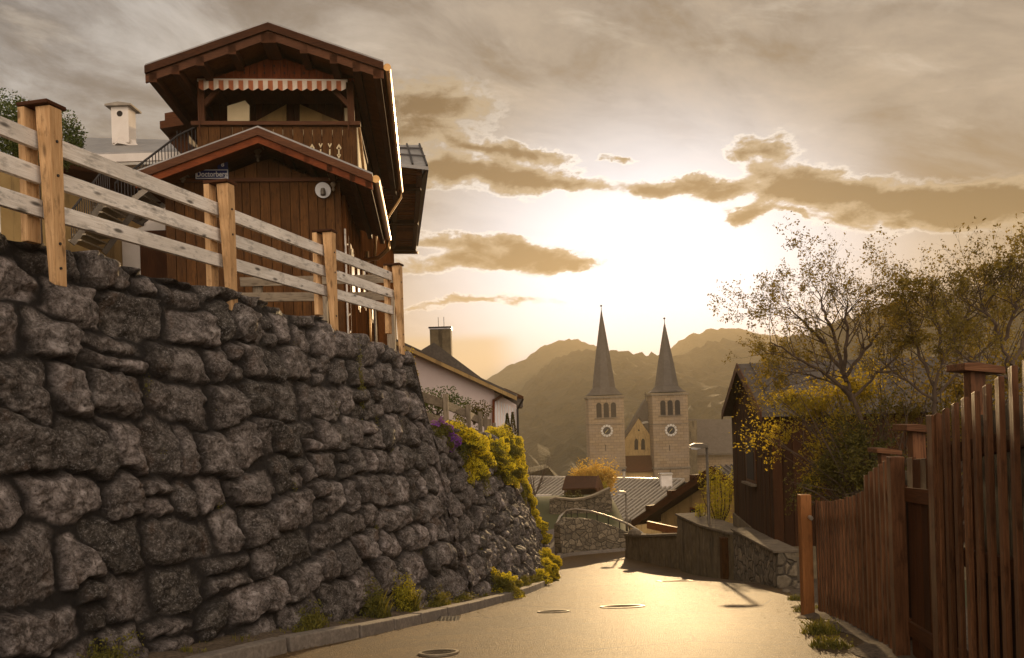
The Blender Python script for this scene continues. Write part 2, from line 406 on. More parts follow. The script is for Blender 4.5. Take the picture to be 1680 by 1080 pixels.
    def build(s, name, mat, parent=None, loc=None, smooth=False, bevel=0.0):
        L = root_loc(parent) if parent is not None else Vector(loc if loc is not None else (0, 0, 0))
        me = bpy.data.meshes.new(name)
        me.from_pydata([(x - L.x, y - L.y, z - L.z) for x, y, z in s.v], [], s.f)
        a = me.attributes.new('gv', 'FLOAT_VECTOR', 'POINT'); a.data.foreach_set('vector', np.array(s.g, np.float32).ravel())
        a = me.attributes.new('rnd', 'FLOAT', 'POINT'); a.data.foreach_set('value', np.array(s.r, np.float32))
        if smooth: me.shade_smooth()
        me.materials.append(mat)
        o = bpy.data.objects.new(name, me); col.objects.link(o)
        if parent is not None: o.parent = parent
        else: o.location = L
        if bevel:
            bv = o.modifiers.new('b', 'BEVEL'); bv.width = bevel; bv.segments = 2; bv.limit_method = 'ANGLE'; bv.angle_limit = R(40)
        return o
def np_mesh(name, V, Fq, mat, parent=None, loc=None, attrs=None, smooth=False):
    """fast mesh from numpy arrays, faces all with the same number of corners"""
    L = np.array(root_loc(parent) if parent is not None else (loc if loc is not None else (0, 0, 0)), np.float64)
    V = np.asarray(V, np.float64) - L; Fq = np.asarray(Fq, np.int32); k = Fq.shape[1]
    me = bpy.data.meshes.new(name)
    me.vertices.add(len(V)); me.vertices.foreach_set('co', V.astype(np.float32).ravel())
    me.loops.add(Fq.size); me.loops.foreach_set('vertex_index', Fq.ravel())
    me.polygons.add(len(Fq)); me.polygons.foreach_set('loop_start', np.arange(0, Fq.size, k, dtype=np.int32))
    me.update(calc_edges=True)
    for an, ad in (attrs or {}).items():
        a = me.attributes.new(an, 'FLOAT', 'POINT'); a.data.foreach_set('value', np.asarray(ad, np.float32))
    if smooth: me.shade_smooth()
    me.materials.append(mat); me.validate()
    o = bpy.data.objects.new(name, me); col.objects.link(o)
    if parent is not None: o.parent = parent
    else: o.location = L
    return o
def grid_faces(nu, nv):
    i = np.arange(nu - 1)[:, None] * nv + np.arange(nv - 1)[None, :]
    i = i.ravel()
    return np.stack([i, i + nv, i + nv + 1, i + 1], 1)
# value noise
_tab = np.random.default_rng(5).random((256, 256)).astype(np.float32)
def vnoise(x, y):
    x = np.asarray(x, np.float64); y = np.asarray(y, np.float64)
    xi = np.floor(x).astype(np.int64); yi = np.floor(y).astype(np.int64); fx = x - xi; fy = y - yi
    fx = fx * fx * (3 - 2 * fx); fy = fy * fy * (3 - 2 * fy)
    a = _tab[xi & 255, yi & 255]; b = _tab[(xi + 1) & 255, yi & 255]; c = _tab[xi & 255, (yi + 1) & 255]; d = _tab[(xi + 1) & 255, (yi + 1) & 255]
    return a + (b - a) * fx + (c - a) * fy + (a - b - c + d) * fx * fy
def fbm(x, y, o=4, gain=.5):
    t = 0; amp = 1; tot = 0
    for k in range(o):
        t = t + amp * vnoise(x * 2 ** k + 17.3 * k, y * 2 ** k + 9.1 * k); tot += amp; amp *= gain
    return t / tot

def leaf_mesh(name, pts, size, mat, parent=None, loc=None, tri=False, outward=None):
    """scatter of small bent leaves: pts (n,3)"""
    pts = np.asarray(pts, np.float64); n = len(pts)
    d = RNG.normal(size=(n, 3)); d /= np.linalg.norm(d, axis=1)[:, None]
    e = RNG.normal(size=(n, 3)); e -= d * (e * d).sum(1)[:, None]; e /= np.linalg.norm(e, axis=1)[:, None]
    nn = np.cross(d, e)
    sz = size * RNG.uniform(.55, 1.3, n)[:, None]
    tip = pts + d * sz; root = pts - d * sz * .6
    l = pts - e * sz * .42 + nn * sz * .15; r = pts + e * sz * .42 + nn * sz * .15
    V = np.stack([root, l, tip, r], 1).reshape(-1, 3)
    Fq = np.arange(4 * n).reshape(-1, 4)
    # clumps: brightness varies with place as well as per leaf
    rnd = np.clip(RNG.random(n) * .6 + .55 * (fbm(pts[:, 0] * 2.2 + 40, pts[:, 2] * 2.2 + pts[:, 1], 2) - .15), 0, 1)
    return np_mesh(name, V, Fq, mat, parent, loc, {'rnd': np.repeat(rnd, 4)})
def blob_points(c, rad, n, shell=.5, rough=.35):
    """points in a lumpy ellipsoid round c"""
    d = RNG.normal(size=(n, 3)); d /= np.linalg.norm(d, axis=1)[:, None]
    lump = 1 + rough * (fbm(d[:, 0] * 2 + c[0], d[:, 2] * 2 + d[:, 1] + c[1] * .3, 3) * 2 - 1) * 1.6
    r = (1 - shell * RNG.random(n) ** 1.5) * lump
    return np.array(c)[None] + d * r[:, None] * np.array(rad)[None]

# ------------------------------------------------------------------ road profile
ET = [(-60, .2), (-20, 1.2), (0, 1.6), (4, 1.70), (7.4, 1.95), (11, 2.49), (12.5, 2.72), (18, 3.53), (27, 4.88), (34, 5.55), (38, 5.85), (45, 6.0), (60, 6.1), (66, 10.5), (90, 14), (200, 17)]
_ex = np.array([a for a, b in ET]); _ey = np.array([b for a, b in ET])
_sl = np.gradient(_ey, _ex)
def eY(Y):
    Y = np.clip(np.asarray(Y, float), -60, 199.9); i = np.clip(np.searchsorted(_ex, Y, 'right') - 1, 0, len(_ex) - 2)
    h = _ex[i + 1] - _ex[i]; t = (Y - _ex[i]) / h
    return ((2 * t ** 3 - 3 * t ** 2 + 1) * _ey[i] + (t ** 3 - 2 * t ** 2 + t) * h * _sl[i] + (-2 * t ** 3 + 3 * t ** 2) * _ey[i + 1] + (t ** 3 - t ** 2) * h * _sl[i + 1])
def zr(Y): return float(EYE - eY(Y))
def hit(px, py):
    u, v = ray(px, py); lo, hi = 1.0, 80.0
    f = lambda Y: EYE + v * Y - zr(Y)
    Y = 1.0
    while Y < 80 and f(Y) > 0: Y += .1
    return Vector((u * Y, Y, zr(Y)))
def polyY(pts):
    """x as a smooth function of y through points"""
    ys = np.array([p[1] for p in pts]); xs = np.array([p[0] for p in pts]); s_ = np.gradient(xs, ys)
    def f(Y):
        Y = np.asarray(Y, float); Yc = np.clip(Y, ys[0], ys[-1]); i = np.clip(np.searchsorted(ys, Yc, 'right') - 1, 0, len(ys) - 2)
        h = ys[i + 1] - ys[i]; t = (Yc - ys[i]) / h
        r = ((2 * t ** 3 - 3 * t ** 2 + 1) * xs[i] + (t ** 3 - 2 * t ** 2 + t) * h * s_[i] + (-2 * t ** 3 + 3 * t ** 2) * xs[i + 1] + (t ** 3 - t ** 2) * h * s_[i + 1])
        return r + np.where(Y < ys[0], (Y - ys[0]) * s_[0], 0) + np.where(Y > ys[-1], (Y - ys[-1]) * s_[-1], 0)
    return f
edge_px = [(443, 1080), (570, 1053), (689, 1025), (800, 997), (881, 969), (905, 948), (915, 927), (921, 914)]
edge_pts = [hit(*p) for p in edge_px]
road_left = polyY([(edge_pts[0].x - 1.45, edge_pts[0].y - 6)] + [(p.x, p.y) for p in edge_pts])

# ground sheet, reaching the horizon
def ground():
    ys = np.concatenate([np.linspace(-60, -8, 12), np.linspace(-6, 70, 77), np.geomspace(75, 2400, 40)])
    xs = np.concatenate([-np.geomspace(3500, 8, 28), np.linspace(-7, 9, 33), np.geomspace(10, 3500, 28)])
    X, Y = np.meshgrid(xs, ys, indexing='ij')
    Z = EYE - eY(Y) - .04
    sm_ = lambda v, a, b: (lambda t: t * t * (3 - 2 * t))(np.clip((v - a) / (b - a), 0, 1))
    Z = Z - 7.5 * sm_(Y, 44, 50) * sm_(X, 5.8, 8.0) * (1 - sm_(Y, 60, 90))
    Z = np.where(Y > 90, np.minimum(Z, -12.4 - (Y - 90) * .006), Z)
    V = np.stack([X, Y, Z], -1).reshape(-1, 3)
    o = np_mesh('ground', V, grid_faces(len(xs), len(ys)), M['field'], smooth=True); tag(o, kind='structure')
ground()
def road():
    ys = np.concatenate([np.linspace(-14, 0, 20), np.linspace(.3, 41.5, 150)])
    xs = np.linspace(0, 1, 14)
    V = []
    for Y in ys:
        xl = float(road_left(min(Y, 40))) - .02
        xrr = 4.6 + .02 * max(Y, 0) + (max(0, Y - 28) * 1.2)
        for t in xs:
            x = xl + (xrr - xl) * t
            V.append((x, Y, zr(Y) - .012 * math.sin(t * math.pi) * 0 ))
    o = np_mesh('road', V, grid_faces(len(ys), len(xs))[:, ::-1], M['road'], smooth=True); tag(o, kind='structure')
road()

# kerb stones along the wall side (each kerb stone drawn as a joint in one run of kerb)
def kerb():
    mb = MB(); Y = -4.0
    while Y < 36:
        L = random.uniform(.85, 1.1); Y2 = Y + L * .965
        a = Vector((float(road_left(Y)), Y, zr(Y))); b = Vector((float(road_left(Y2)), Y2, zr(Y2)))
        d = (b - a); nrm = Vector((-d.y, d.x, 0)).normalized()
        g_ = d.normalized() * .006; a += g_; b -= g_
        h = .125 + random.uniform(-.006, .006); w = .16
        lo = Vector((0, 0, -.1)); up = Vector((0, 0, h)); bt = nrm * .015
        mb.hexa([a + lo, b + lo, b + nrm * w + lo, a + nrm * w + lo, a + up + bt, b + up + bt, b + nrm * w + up, a + nrm * w + up])
        Y = Y + L
    o = mb.build('kerb', M['kerb'], bevel=.012); tag(o, kind='structure')
kerb()

# ------------------------------------------------------------------ the great stone retaining wall
def base_x(Y):
    Y = np.asarray(Y, float)
    off = np.interp(Y, [0, 7, 14, 22, 33], [.62, .60, .48, .26, .10])
    return road_left(np.minimum(Y, 33.5)) - off - np.clip(Y - 31, 0, None) ** 2 * .10
W1_END = 14.0
def batter(Y): return np.interp(Y, [0, 8, 20, 30], [.17, .19, .24, .29])
def top_z(Y):
    Y = np.asarray(Y, float)
    return np.where(Y < W1_END, np.interp(Y, [-6, 6.5, 8.8, 11, 13.4], [3.75, 3.02, 2.90, 2.80, 2.66]),
                    np.interp(Y, [14, 16, 19, 24, 30, 36, 44], [1.42, 1.36, 1.22, 1.02, .72, .2, -.3]))
def wall_pt(Y, frac, out=0.0):
    """point on the wall face at distance Y, frac of the height, moved outwards"""
    z0 = zr(Y); z1 = float(top_z(Y)); z = z0 + (z1 - z0) * frac
    return Vector((float(base_x(Y)) - float(batter(Y)) * (z - z0) + out, Y, z))
def stone_field(S, Z, seed):
    rg = np.random.default_rng(seed)
    cs = []; z = Z.min() - .4; smin, smax = S.min() - 1, S.max() + 1
    # courses of boulders; the lower courses and the near end carry the biggest ones
    while z < Z.max() + .6:
        f = np.clip((z - Z.min()) / (Z.max() - Z.min() + .01), 0, 1)
        h = rg.uniform(.29, .43) * (1.22 - .40 * f)
        s = smin + rg.random() * .6
        while s < smax:
            big = float(np.interp(s, [4, 9, 16, 30], [1.2, 1.0, .75, .65]))
            w = rg.choice([.22, .34, .44, .54, .72], p=[.12, .25, .28, .22, .13]) * big * (1.15 - .30 * f)
            hh = h * rg.uniform(.82, 1.12)
            if rg.random() < .09:      # two small stones one above the other
                for q in (-.25, .25): cs.append((s + w / 2 + rg.normal() * .02, z + h / 2 + q * h, w / 2, hh * .26))
            else:
                cs.append((s + w / 2, z + h / 2 + rg.normal() * .048, w / 2 * rg.uniform(.93, 1.06), hh / 2))
            s += w
        z += h
    cs = np.array(cs); nst = len(cs)
    tilt = rg.normal(size=(nst, 2)) * .13; outp = rg.normal(size=nst) * .028; tint = np.clip(rg.normal(.50, .30, nst), .05, 1.3)
    pale = rg.random(nst) < .05; tint = np.where(pale, 1.15, tint)
    ang = rg.normal(size=nst) * .10
    fac_n = rg.normal(size=(nst, 3, 2)); fac_o = rg.uniform(.25, .6, size=(nst, 3))
    fac_n /= np.linalg.norm(fac_n, axis=2)[..., None]
    D = np.zeros_like(S); T = np.zeros_like(S); Mo = np.zeros_like(S)
    # warp so that joints wander
    Sw = S + (fbm(S * 2.3, Z * 2.3, 4) - .5) * .20 + (vnoise(S * 14, Z * 14) - .5) * .035
    Zw = Z + (fbm(S * 2.1 + 50, Z * 2.1 + 30, 4) - .5) * .17 + (vnoise(S * 14 + 30, Z * 14) - .5) * .035 + (vnoise(S * .5, Z * .4) - .5) * .25
    nu = S.shape[0]
    for i0 in range(0, nu, 24):
        sl_ = slice(i0, min(nu, i0 + 24)); s = Sw[sl_].ravel(); z = Zw[sl_].ravel()
        k = np.where((cs[:, 0] > s.min() - 1.1) & (cs[:, 0] < s.max() + 1.1))[0]
        ds = s[:, None] - cs[k, 0][None]; dz = z[:, None] - cs[k, 1][None]
        ca, sa = np.cos(ang[k])[None], np.sin(ang[k])[None]
        a = ds * ca + dz * sa; b = -ds * sa + dz * ca
        q = (np.abs(a / cs[k, 2]) ** 4.0 + np.abs(b / cs[k, 3]) ** 4.0) ** (1 / 4.0)
        o2 = np.argpartition(q, 1, axis=1)[:, :2]; r_ = np.arange(len(s))
        q1 = q[r_, o2[:, 0]]; q2 = q[r_, o2[:, 1]]; sw = q1 > q2
        i1 = np.where(sw, o2[:, 1], o2[:, 0]); F1 = np.minimum(q1, q2); F2 = np.maximum(q1, q2)
        kk = k[i1]; size = np.minimum(cs[kk, 2], cs[kk, 3])
        e = (F2 - F1) * size * .5                                     # about metres to the joint
        e = np.minimum(e, np.maximum(0, (1.32 - F1)) * size)
        prof = 1 - np.exp(-(np.clip(e - .007, 0, None) / .019) ** 1.5)
        bulge = .018 * np.sqrt(np.clip(e / .16, 0, 1))
        A = a[r_, i1] / cs[kk, 2]; B = b[r_, i1] / cs[kk, 3]
        cut = np.zeros_like(e)
        for j in range(3):                                             # broken facets
            dd = A * fac_n[kk, j, 0] + B * fac_n[kk, j, 1] - fac_o[kk, j]
            cut = np.maximum(cut, dd)
        d = prof * (.100 + outp[kk] + tilt[kk, 0] * a[r_, i1] + tilt[kk, 1] * b[r_, i1]) + bulge - .10 * np.clip(cut, 0, 1) * prof
        D[sl_] = d.reshape(D[sl_].shape); T[sl_] = tint[kk].reshape(D[sl_].shape)
        Mo[sl_] = np.clip((e - .008) / .030, 0, 1).reshape(D[sl_].shape)
    rough = (fbm(S * 5, Z * 5, 5, .6) - .5) * .090 + (fbm(S * 16 + 9, Z * 16, 4, .7) - .5) * .045
    ridg = np.abs(fbm(S * 3.7 + 70, Z * 5.5 + 20, 4) - .5) * .20
    D = D + (rough + ridg - .02) * (.25 + .75 * Mo)
    return D, T, Mo
def stone_wall():
    def section(y0, y1, nv, seed, top_over, name, parent, res=.0021):
        n = max(60, int(math.log((y1 + 1) / (max(y0, .0) + 1)) / res)) if y0 >= 0 else 700
        Ys = np.expm1(np.linspace(math.log(max(y0, -.9) + 1.0), math.log(y1 + 1.0), n)) if y0 >= 0 else np.linspace(y0, y1, n)
        bx = base_x(Ys); z0 = EYE - eY(Ys) - .12; z1 = top_z(Ys)
        S1 = np.concatenate([[0], np.cumsum(np.hypot(np.diff(bx), np.diff(Ys)))]) + Ys[0]
        tx = np.gradient(bx, Ys); nl = np.hypot(tx, 1); nx, ny = 1 / nl, -tx / nl
        t = np.linspace(0, 1, nv)
        Z = z0[:, None] + (z1 - z0)[:, None] * t[None]; S = np.repeat(S1[:, None], nv, 1)
        D, T, Mo = stone_field(S, Z, seed)
        bt = batter(Ys)[:, None]
        # ragged top: the outermost boulders poke up a little
        Z2 = Z + (t[None] ** 14) * (.10 * (fbm(S * 1.8, S * 0 + 3, 3) - .35) * 2)
        X = bx[:, None] - bt * (Z - z0[:, None] - .12) + nx[:, None] * D
        Yc = Ys[:, None] + ny[:, None] * D
        # two extra columns turn the face back over the top of the wall
        extra = []
        for w, dz_ in ((.10, .0), (.28, .01), (.5, -.03)):
            extra.append((X[:, -1] - nx * w, Yc[:, -1] - ny * w, Z2[:, -1] + dz_ + .05 * (fbm(S[:, -1] * 4, S[:, -1] * 0 + w * 30, 3) - .5)))
        X = np.concatenate([X] + [e[0][:, None] for e in extra], 1); Yc = np.concatenate([Yc] + [e[1][:, None] for e in extra], 1)
        Z2 = np.concatenate([Z2] + [e[2][:, None] for e in extra], 1)
        T = np.concatenate([T] + [T[:, -1:]] * 3, 1); Mo = np.concatenate([Mo] + [Mo[:, -1:] * .6] * 3, 1)
        # end face: wrap a few rows back into the bank at the far end
        rows = []
        for w in (.15, .4, .8, 1.5, 2.6):
            dn = (fbm(Z2[-1] * 5, Z2[-1] * 0 + w * 6, 4) - .5) * .16
            rows.append((X[-1] - w, Yc[-1] + dn + .02, Z2[-1]))
        X = np.concatenate([X] + [r_[0][None] for r_ in rows]); Yc = np.concatenate([Yc] + [r_[1][None] for r_ in rows]); Z2 = np.concatenate([Z2] + [r_[2][None] for r_ in rows])
        T = np.concatenate([T] + [T[-1:]] * 5); Mo = np.concatenate([Mo] + [Mo[-1:]] * 5)
        V = np.stack([X, Yc, Z2], -1).reshape(-1, 3)
        fq = grid_faces(X.shape[0], X.shape[1])
        return np_mesh(name, V, fq, M['stone'], parent, attrs={'tint': T.ravel(), 'mort': Mo.ravel()}, smooth=True)
    b = wall_pt(10, 0)
    w = thing('stone_wall', b, 'tall dark dry boulder retaining wall rising beside the kerb under the house', 'stone wall')
    section(1.2, W1_END, 330, 3, 0, 'high_section', w, .0017)
    section(-8, 1.25, 60, 4, 0, 'near_section', w)
    section(W1_END - .02, 44, 240, 5, 0, 'low_section', w, .0022)
stone_wall()

# planting strip between kerb and wall
def strip():
    ys = np.linspace(-4, 36, 260); V = []
    for Y in ys:
        a = float(road_left(Y)) - .15; b = float(base_x(Y)) - .25
        for k, t in enumerate((0, .35, .7, 1)):
            V.append((a + (b - a) * t, Y, zr(Y) + .10 + t * .07 + (float(vnoise(Y * 6, t * 9)) - .5) * .05 * (0 < k)))
    o = np_mesh('verge', V, grid_faces(len(ys), 4), M['soil'], smooth=True); tag(o, kind='structure')
strip()
# the bank behind the wall that carries the houses
def bank():
    ys = np.linspace(-8, 60, 137); offs = [.35, .9, 1.6, 2.6, 4, 7, 12, 25, 60]
    V = []
    for Y in ys:
        z1 = float(top_z(min(Y, 43))); x0 = float(base_x(min(Y, 40))) - float(batter(Y)) * (z1 - zr(min(Y, 40)))
        zh = float(np.interp(Y, [0, 24, 30, 60], [2.7, 2.5, .8, -1.2]))
        for o_ in offs:
            t = min(1, max(0, (o_ - .5) / 2.4)); t = t * t * (3 - 2 * t)
            V.append((x0 - o_, Y, z1 - .07 + (zh - z1) * t - (.0 if Y < 50 else (Y - 50) * .3)))
    o = np_mesh('terrace', V, grid_faces(len(ys), len(offs))[:, ::-1], M['soil'], smooth=True); tag(o, kind='structure')
bank()

# ------------------------------------------------------------------ pale wooden fence on the wall
def fence_top():
    u1 = ray(68, 320)[0]; Y1 = 6.5; X1 = u1 * Y1
    u4 = ray(645, 500)[0]; Y4 = 13.4; X4 = u4 * Y4
    d = (Vector((X4, Y4, 0)) - Vector((X1, Y1, 0))) / 3
    f = thing('wooden_fence', (X1, Y1, 2.9), 'pale knotty wooden fence with three rails on top of the tall stone wall', 'fence')
    dn = d.normalized(); nrm = Vector((dn.y, -dn.x, 0))          # towards the street
    tops = {-2: None, -1: None, 0: P(60, 180, 6.5).z, 1: P(368, 304, 8.8).z, 2: P(533, 383, 11.1).z, 3: P(647, 437, 13.4).z}
    bots = {0: P(75, 465, 6.5).z, 1: P(375, 527, 8.8).z, 2: P(541, 556, 11.1).z, 3: P(649, 580, 13.4).z}
    slope = (tops[3] - tops[0]) / 3
    for k in range(-3, 4):
        c = Vector((X1, Y1, 0)) + d * k
        tz = tops.get(k) if tops.get(k) is not None else tops[0] - slope * 0 + .06 * -k
        bz = bots.get(k, tz - 1.28)
        w = .125
        mb = MB()
        # front post: straight on the street side, foot cut to the batter of the wall
        a = c + nrm * .02
        t_, n_ = dn * w / 2, nrm * w
        foot = nrm * .075
        mb.hexa([a - t_ + Vector((0, 0, bz)) + foot, a + t_ + Vector((0, 0, bz)) + foot, a + t_ + n_ + Vector((0, 0, bz - .03)), a - t_ + n_ + Vector((0, 0, bz - .03)),
                 a - t_ + Vector((0, 0, tz)), a + t_ + Vector((0, 0, tz)), a + t_ + n_ + Vector((0, 0, tz)), a - t_ + n_ + Vector((0, 0, tz))])
        p = mb.build('post', M['post'], f, bevel=.006)
        mb = MB(); a2 = c - nrm * .045 - dn * .03                   # batten that clamps the rails from behind
        mb.hexa([a2 - t_ - nrm * .06 + Vector((0, 0, bz + .30)), a2 + t_ - nrm * .06 + Vector((0, 0, bz + .30)), a2 + t_ + Vector((0, 0, bz + .30)), a2 - t_ + Vector((0, 0, bz + .30)),
                 a2 - t_ - nrm * .06 + Vector((0, 0, tz)), a2 + t_ - nrm * .06 + Vector((0, 0, tz)), a2 + t_ + Vector((0, 0, tz)), a2 - t_ + Vector((0, 0, tz))])
        mb.build('batten', M['post'], f, bevel=.004)
        mb = MB(); mb.box(c + nrm * .025 + Vector((0, 0, tz + .018)), (.20, .26, .028), dn, nrm, Vector((0, 0, 1)))
        mb.build('cap', M['darkwood'], p, bevel=.004)
        mb = MB()
        for zz in (bz + .10, bz + .28, tz - .25, tz - .50):
            q = a + n_ + Vector((0, 0, zz)); mb.tube([q - nrm * .01, q + nrm * .008], .011, 8)
        mb.build('bolts', M['iron'], p)
    # three rails per bay
    y_l = [219 - 2, 275 - 2, 332 - 2]; y_r = [447, 476.5, 503]
    for k in range(-3, 3):
        for i in range(3):
            za = P(85, y_l[i] + 14, 6.5).z; zb = P(638, y_r[i] + 7, 13.4).z
            z_ = lambda t: za + (zb - za) * t / 3 + (0 if t >= 0 else -.05 * t)
            a = Vector((X1, Y1, 0)) + d * k; b = a + d
            a.z = z_(k) + random.uniform(-.008, .008); b.z = z_(k + 1) + random.uniform(-.008, .008)
            off = -nrm * .012
            mb = MB(); mb.beam(a + off + dn * .004, b + off - dn * .004, .045, .128)
            mb.build('rail', M['rail'], f, bevel=.004)
fence_top()
# weathered garden fence above the lower section of the wall
def fence_low():
    Ys = [14.35, 16.6, 18.8, 20.9, 23.0, 25.0, 27.0]
    tops_px = {14.35: 631, 16.6: 650, 18.8: 667, 20.9: 681, 23.0: 692, 25.0: 703, 27.0: 712}
    pts = []
    for Y in Ys:
        z1 = float(top_z(Y)); x = float(base_x(Y)) - float(batter(Y)) * (z1 - zr(Y)) - .30
        px_ = 840 + F * x / Y; pz = P(px_, float(np.interp(px_, [640, 678, 728, 767, 789, 803, 830, 860], [617, 629, 648, 666, 679, 690, 712, 735])), Y).z
        pts.append((Vector((x, Y, z1 - .12)), pz))
    f = thing('garden_fence', pts[0][0], 'grey brown two rail garden fence above the yellow flower cushions', 'fence')
    for b, tz in pts:
        mb = MB(); mb.box((b.x, b.y, (b.z + tz) / 2 + .02), (.10, .10, tz - b.z + .04)); mb.build('post', M['oldrail'], f, bevel=.006)
    for (a, ta), (b, tb) in zip(pts[:-1], pts[1:]):
        for dz_ in (.14, .48):
            mb = MB(); mb.beam((a.x - .065, a.y, ta - dz_), (b.x - .065, b.y, tb - dz_), .035, .17); mb.build('rail', M['oldrail'], f, bevel=.004)
fence_low()

# ------------------------------------------------------------------ the alpine house
HD = Vector((-.097, 1, 0)).normalized(); HR = Vector((HD.y, -HD.x, 0)); UP = Vector((0, 0, 1))
HO = P(423, 400, 17.0)
def HP(px, py, k=0.0):
    u, v = ray(px, py); E = Vector((0, 0, EYE)); d = Vector((u, 1, v))
    t = (HO + HD * k - E).dot(HD) / d.dot(HD); return E + d * t
def hl(a, k, z): return Vector((HO.x, HO.y, 0)) + HR * a + HD * k + UP * z
def ha(p): return (p - HO).dot(HR)
house = thing('alpine_house', hl(0, 0, 2.4), 'dark brown timber house with a wide gabled roof and loggia above the stone wall', 'house')
aL, aR = ha(HP(272, 350)), ha(HP(560, 350))
def slab(name, A, E, k0, k1, th, mat, parent, verge=True):
    """one roof slope: ridge point A and eave point E on the verge plane, swept backwards"""
    dn = UP * -th; mb = MB()
    mb.prism([A, E, E + dn, A + dn], HD * (k1 - k0))
    o = mb.build(name, mat, parent); return o
def boards(name, poly_fn, a0, a1, k, z0, w, mat, parent, th=.03, gap=.006, out=True):
    """vertical boarding between a0 and a1 whose top follows poly_fn(a)"""
    mb = MB(); a = a0
    while a < a1 - .01:
        b = min(a + w * random.uniform(.85, 1.15), a1); q = k - random.uniform(0, .010)
        mb.hexa([hl(a + gap, q - th, z0), hl(b - gap, q - th, z0), hl(b - gap, k, z0), hl(a + gap, k, z0),
                 hl(a + gap, q - th, poly_fn(a)), hl(b - gap, q - th, poly_fn(b)), hl(b - gap, k, poly_fn(b)), hl(a + gap, k, poly_fn(a))])
        a = b
    return mb.build(name, mat, parent)
# lower gabled front part
lk = -.85
lA, lRt, lLt = HP(423, 213, lk), HP(611, 290, lk), HP(222, 287, lk)
lz = lambda a: lA.z - .30 - (lA.z - (lRt.z if a > ha(lA) else lLt.z)) * abs(a - ha(lA)) / abs(ha(lRt if a > ha(lA) else lLt) - ha(lA))
zt = HP(400, 298, 0).z
boards('lower_wall', lambda a: zt, aL, aR, 0, 1.6, .17, M['facade'], house)
boards('gable_boarding', lambda a: max(zt + .05, lz(a)), aL + .02, aR - .02, -.02, zt + .05, .21, M['facade'], house, th=.035)
mb = MB(); mb.box(hl((aL + aR) / 2, -.055, zt + .01), (aR - aL + .08, .07, .07), HR, HD, UP); mb.build('cornice_rail', M['verge'], house)
for E_, nm in ((lRt, 1), (lLt, 0)):
    k1 = 4.4 if nm else 2.0
    slab('lower_roof', lA, E_, lk, k1, .10, M['soffit'], house)
    mb = MB(); up = UP * .03
    mb.prism([lA + up, E_ + up, E_ - UP * .11, lA - UP * .11], -HD * .05); v = mb.build('verge_board', M['verge'], house)
    mb = MB(); mb.prism([lA - UP * .11, E_ - UP * .11, E_ - UP * .24, lA - UP * .24], HD * .05); mb.build('verge_lower_board', M['redwood'], v)
    mb = MB(); mb.prism([lA + UP * .04, E_ + UP * .04, E_ + UP * .075, lA + UP * .075], HD * (k1 - lk + .02) - HD * .0); mb.build('roof_sheet', M['roofmetal'], v)
# rafters under the right slope
sR = (lRt - lA)
for q in (.22, .42, .62, .82, .96):
    p = lA + sR * q - UP * .17; mb = MB(); mb.beam(p, p + HD * (4.4 - lk), .10, .13, up=UP); mb.build('purlin', M['darkwood'], house)
def gutter(a, b, parent, mat=M['copper'], r=.075):
    mb = MB(); vs = []; n = 8; d = (b - a).normalized(); sd = d.cross(UP).normalized()
    pts = []
    for e in (a, b):
        for k in range(n + 1):
            t = math.pi * k / n
            vs.append(e + sd * math.cos(t) * r - UP * math.sin(t) * r)
        for k in range(n, -1, -1):
            t = math.pi * k / n
            vs.append(e + sd * math.cos(t) * (r - .008) - UP * math.sin(t) * (r - .008))
    m = 2 * (n + 1)
    fs = [(k, (k + 1) % m, m + (k + 1) % m, m + k) for k in range(m)]
    mb.add(vs, fs); L = (b - a).length; q = .4
    mb.tube([a, a + d * .01], r * .98, 10)
    while q < L:
        mb.box(a + d * q + UP * .005, (.16, .02, .012), sd, d, UP); q += .7
    return mb.build('gutter', mat, parent)
gl = gutter(lRt + HR * .06 - UP * .03 + HD * .05, lRt + HR * .06 - UP * .06 + HD * (4.5 - lk), house)
ge = lRt + HR * .06 - UP * .10 + HD * (4.4 - lk)
mb = MB(); mb.tube([ge + UP * .03, ge - UP * .22, ge - UP * .42 - HR * .25 + HD * .1, ge - UP * .5 - HR * .85 + HD * .2, ge - UP * .75 - HR * .95 + HD * .2, hl(aR + .09, 4.7, 2.0)], .05, 8)
mb.build('downpipe', M['copper'], house, smooth=True)
uR = HP(629, 107, -.35)
# right-hand side wall: boards running back along the street side
M['sidewall'] = wood('sun worn side boards', (.060, .020, .006), (.150, .055, .017), .95, 0, .6, spec=0.0)
mb = MB(); k = 0.0
zside = lambda k: (lRt.z - .05) if k < 4.3 else uR.z - .6
while k < 13.8:
    w = .19; mb.hexa([hl(aR - .03, k, 1.2), hl(aR + random.uniform(0, .012), k, 1.2), hl(aR + random.uniform(0, .012), k + w - .012, 1.2), hl(aR - .03, k + w - .012, 1.2),
                     hl(aR - .03, k, zside(k)), hl(aR, k, zside(k)), hl(aR, k + w - .012, zside(k)), hl(aR - .03, k + w - .012, zside(k))]); k += w
mb.build('side_wall', M['sidewall'], house)
mb = MB(); k = .2
while k < 13.6:
    mb.hexa([hl(aR, k, 1.2), hl(aR + .07, k, 1.2), hl(aR + .07, k + .09, 1.2), hl(aR, k + .09, 1.2), hl(aR, k, zside(k) - .02), hl(aR + .07, k, zside(k) - .02), hl(aR + .07, k + .09, zside(k) - .02), hl(aR, k + .09, zside(k) - .02)]); k += .42
mb.build('cover_battens', M['sidewall'], house)
